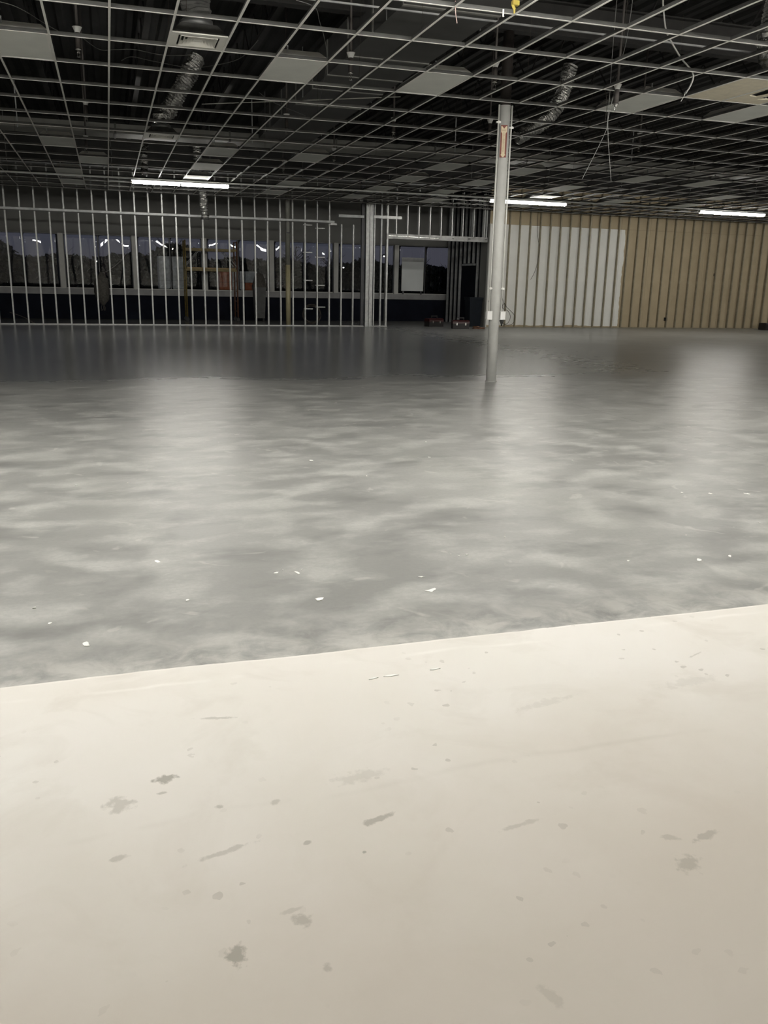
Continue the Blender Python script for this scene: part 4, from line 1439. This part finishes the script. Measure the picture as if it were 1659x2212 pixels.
def limbs(seed, h_, w_, n_):
    rnd = random.Random(seed + 50)
    b = MB()
    b.tube([(0, 0, 0), (0.1, 0, h_ * 0.3), (0, 0.1, h_ * 0.62), (0.1, 0, h_ * 0.93)], [h_ * .03, h_ * .024, h_ * .014, .02], 7)
    for k in range(n_):
        z = h_ * rnd.uniform(0.22, 0.8)
        a = rnd.uniform(0, 6.28)
        L_ = w_ * rnd.uniform(0.4, 1.0)
        p1 = Vector((math.cos(a) * L_ * .5, math.sin(a) * L_ * .5, z + L_ * .35))
        p2 = Vector((math.cos(a + .3) * L_, math.sin(a + .3) * L_, z + L_ * .9))
        b.tube([(0, 0, z), p1, p2], [h_ * .010, h_ * .006, .012], 5)
        for q in range(3):
            a2 = a + rnd.uniform(-1, 1)
            b.tube([p1 + (p2 - p1) * (q * .3), p1 + (p2 - p1) * (q * .3) + Vector((math.cos(a2), math.sin(a2), 0.9)) * L_ * .35], [h_ * .004, .008], 4)
    return b.mesh('trunk', 'bark')


TREES = {'dense': [(crown(s_, 7.0, 4.4, 2600, False), limbs(s_, 7.0, 3.4, 10)) for s_ in (1, 2)],
         'thin': [(crown(s_, 9.0, 3.2, 500, True), limbs(s_, 9.0, 3.4, 34)) for s_ in (3, 4)]}
TP = [(-24, 'dense', .92), (-15, 'dense', .88), (-6.5, 'dense', .66), (1.5, 'dense', .62), (9.5, 'dense', .92), (18, 'dense', .70), (26.5, 'thin', .72),
      (32, 'thin', .62), (37.5, 'dense', .58), (45.5, 'thin', .60), (51, 'thin', .52), (60, 'dense', .8)]
WHERE = ['outermost at the left', 'second at the left', 'behind the first white window post', 'in the second window bay', 'above the tall pallet', 'above the orange pallet',
         'left of the studs with blocking', 'right of the studs with blocking', 'behind the boxed post', 'behind the grey board', 'before the pink clouds', 'hidden by the vestibule']
for k, ((x, kd, s_), where) in enumerate(zip(TP, WHERE)):
    ti = TREES[kd][k % 2]
    r = thing('tree', ('dense dark tree' if kd == 'dense' else 'thin bare tree') + ' outside, ' + where, 'tree', (x, 128 + (k % 3) * 1.2, -0.05), k * 1.7, 'trees beyond the parking lot')
    r.scale = (s_, s_, s_)
    link('crown', ti[0], r)
    link('trunk', ti[1], r)
hg = MB()
rnd = random.Random(5)
for k in range(36000):
    x = rnd.uniform(-45, 80)
    top = 3.9 + 1.3 * noise.noise(Vector((x * 0.16, 0, 3))) + 0.5 * noise.noise(Vector((x * 0.7, 2, 3)))
    c_ = Vector((x, 118 + rnd.uniform(-1.2, 1.2), rnd.uniform(0, 1) ** 0.8 * top))
    d1_ = Vector((rnd.uniform(-1, 1), rnd.uniform(-1, 1), rnd.uniform(-1, 1))).normalized() * rnd.uniform(.25, .6)
    d2_ = Vector((rnd.uniform(-1, 1), rnd.uniform(-1, 1), rnd.uniform(-1, 1))).normalized() * rnd.uniform(.2, .4)
    i_ = len(hg.v)
    hg.v += [tuple(c_ - d1_), tuple(c_ + d2_), tuple(c_ + d1_), tuple(c_ - d2_)]
    hg.face((i_, i_ + 1, i_ + 2, i_ + 3))
tag(link('hedge', hg.mesh('hedge', 'leaf')), 'long dark hedge along the far side of the parking lot', 'hedge', None, 'stuff')


def pallet(label, loc, cells, mats):
    r = thing('loaded_pallet', label, 'pallet', loc)
    L_, D_ = cells[0] * 0.52, cells[1] * 0.5
    pm = MB()
    for k in range(5):
        pm.box(0, L_, D_ * k / 5 + 0.01, D_ * k / 5 + D_ * .16, 0.10, 0.12)
    for k in range(3):
        pm.box(L_ * k / 2 - (0.08 if k == 2 else 0) - (0.04 if k == 1 else 0), L_ * k / 2 + (0.08 if k == 0 else 0) + (0.04 if k == 1 else 0), 0, D_, 0, 0.10)
    link('pallet_deck', pm.mesh('pallet_deck', 'pallet_wood'), r)
    rnd = random.Random(int(loc[0] * 10))
    for a in range(cells[0]):
        for b_ in range(cells[1]):
            for c_ in range(cells[2]):
                hh = cells[3]
                bb_ = MB()
                x0, y0_, z0 = a * 0.52 + rnd.uniform(.002, .012), b_ * 0.5 + rnd.uniform(.002, .012), 0.121 + c_ * hh
                x1, y1, z1 = x0 + 0.50, y0_ + 0.48, z0 + hh - 0.008
                bv = 0.02
                bb_.prism([(x0 + bv, y0_), (x1 - bv, y0_), (x1, y0_ + bv), (x1, y1 - bv), (x1 - bv, y1), (x0 + bv, y1), (x0, y1 - bv), (x0, y0_ + bv)], 2, z0, z1)
                link('wrapped_pack', bb_.mesh('wrapped_pack', mats[(a + c_ * 2) % len(mats)]), r)
    return r


pallet('tall pallet of plastic-wrapped packs outside behind the left scaffold leg', (1.95, 36.2, -0.119), (2, 2, 5, 0.46), ['wrap'])
pallet('wide pallet with orange and white packs outside behind the scaffold', (4.35, 36.4, -0.119), (3, 2, 4, 0.45), ['wrap', 'wrap_orange', 'wrap', 'wrap', 'wrap_orange'])

# street lamps and a parked car far away
def lamp_post(label, x, y, h_):
    r = thing('street_lamp', label, 'street lamp', (x, y, -0.12))
    link('pole', MB().tube([(0, 0, 0), (0, 0, h_)], [0.07, 0.04], 8).mesh('pole', 'frame_dark', True), r)
    link('arm', MB().tube([(0, 0, h_ - .03), (0, -0.5, h_ + .08)], 0.03, 6).mesh('arm', 'frame_dark'), r)
    link('lamp_head', MB().lathe([(0.03, h_ + .12), (0.12, h_ + .06), (0.12, h_ + .02)], 0, -0.55, 10).mesh('lamp_head', 'frame_dark'), r)
    link('bulb', MB().lathe([(0.04, h_ + .019), (0.038, h_ - .02), (0.02, h_ - .04)], 0, -0.55, 10).mesh('bulb', 'street_light', True), r)


lamp_post('low lit street lamp outside in the second left window bay', -0.5, 48, 2.35)
lamp_post('lit street lamp outside beside the first white window post', -2.55, 52, 3.9)
lamp_post('lit street lamp outside seen left of the boxed post', 13.0, 50, 2.4)
lamp_post('lit street lamp outside seen just right of the boxed post', 14.5, 47, 3.0)
car = thing('parked_car', 'dark car with a red tail light far outside at the left', 'car', (-6.9, 50, -0.12))
link('body', MB().prism([(-2.1, .3), (2.1, .3), (2.15, .75), (1.9, .95), (-1.2, 1.0), (-2.1, .8)], 0, -.85, .85).mesh('body', 'car_paint'), car)
link('cabin', MB().prism([(-1.3, 1.0), (1.7, .96), (1.2, 1.45), (-.6, 1.5)], 0, -.75, .75).mesh('cabin', 'glass'), car)
link('roof', MB().box(-.7, .7, -.55, 1.15, 1.48, 1.53).mesh('roof', 'car_paint'), car)
for sx in (-.78, .78):
    for yy in (-1.35, 1.35):
        link('wheel', MB().tube([(sx - .1, yy, .33), (sx + .1, yy, .33)], .33, 16).mesh('wheel', 'black_rubber'), car)
    link('tail_lamp', MB().box(sx - .12 if sx < 0 else sx - .16, sx + .16 if sx < 0 else sx + .12, -2.14, -2.09, .68, .80).mesh('tail_lamp', 'tail_light'), car)
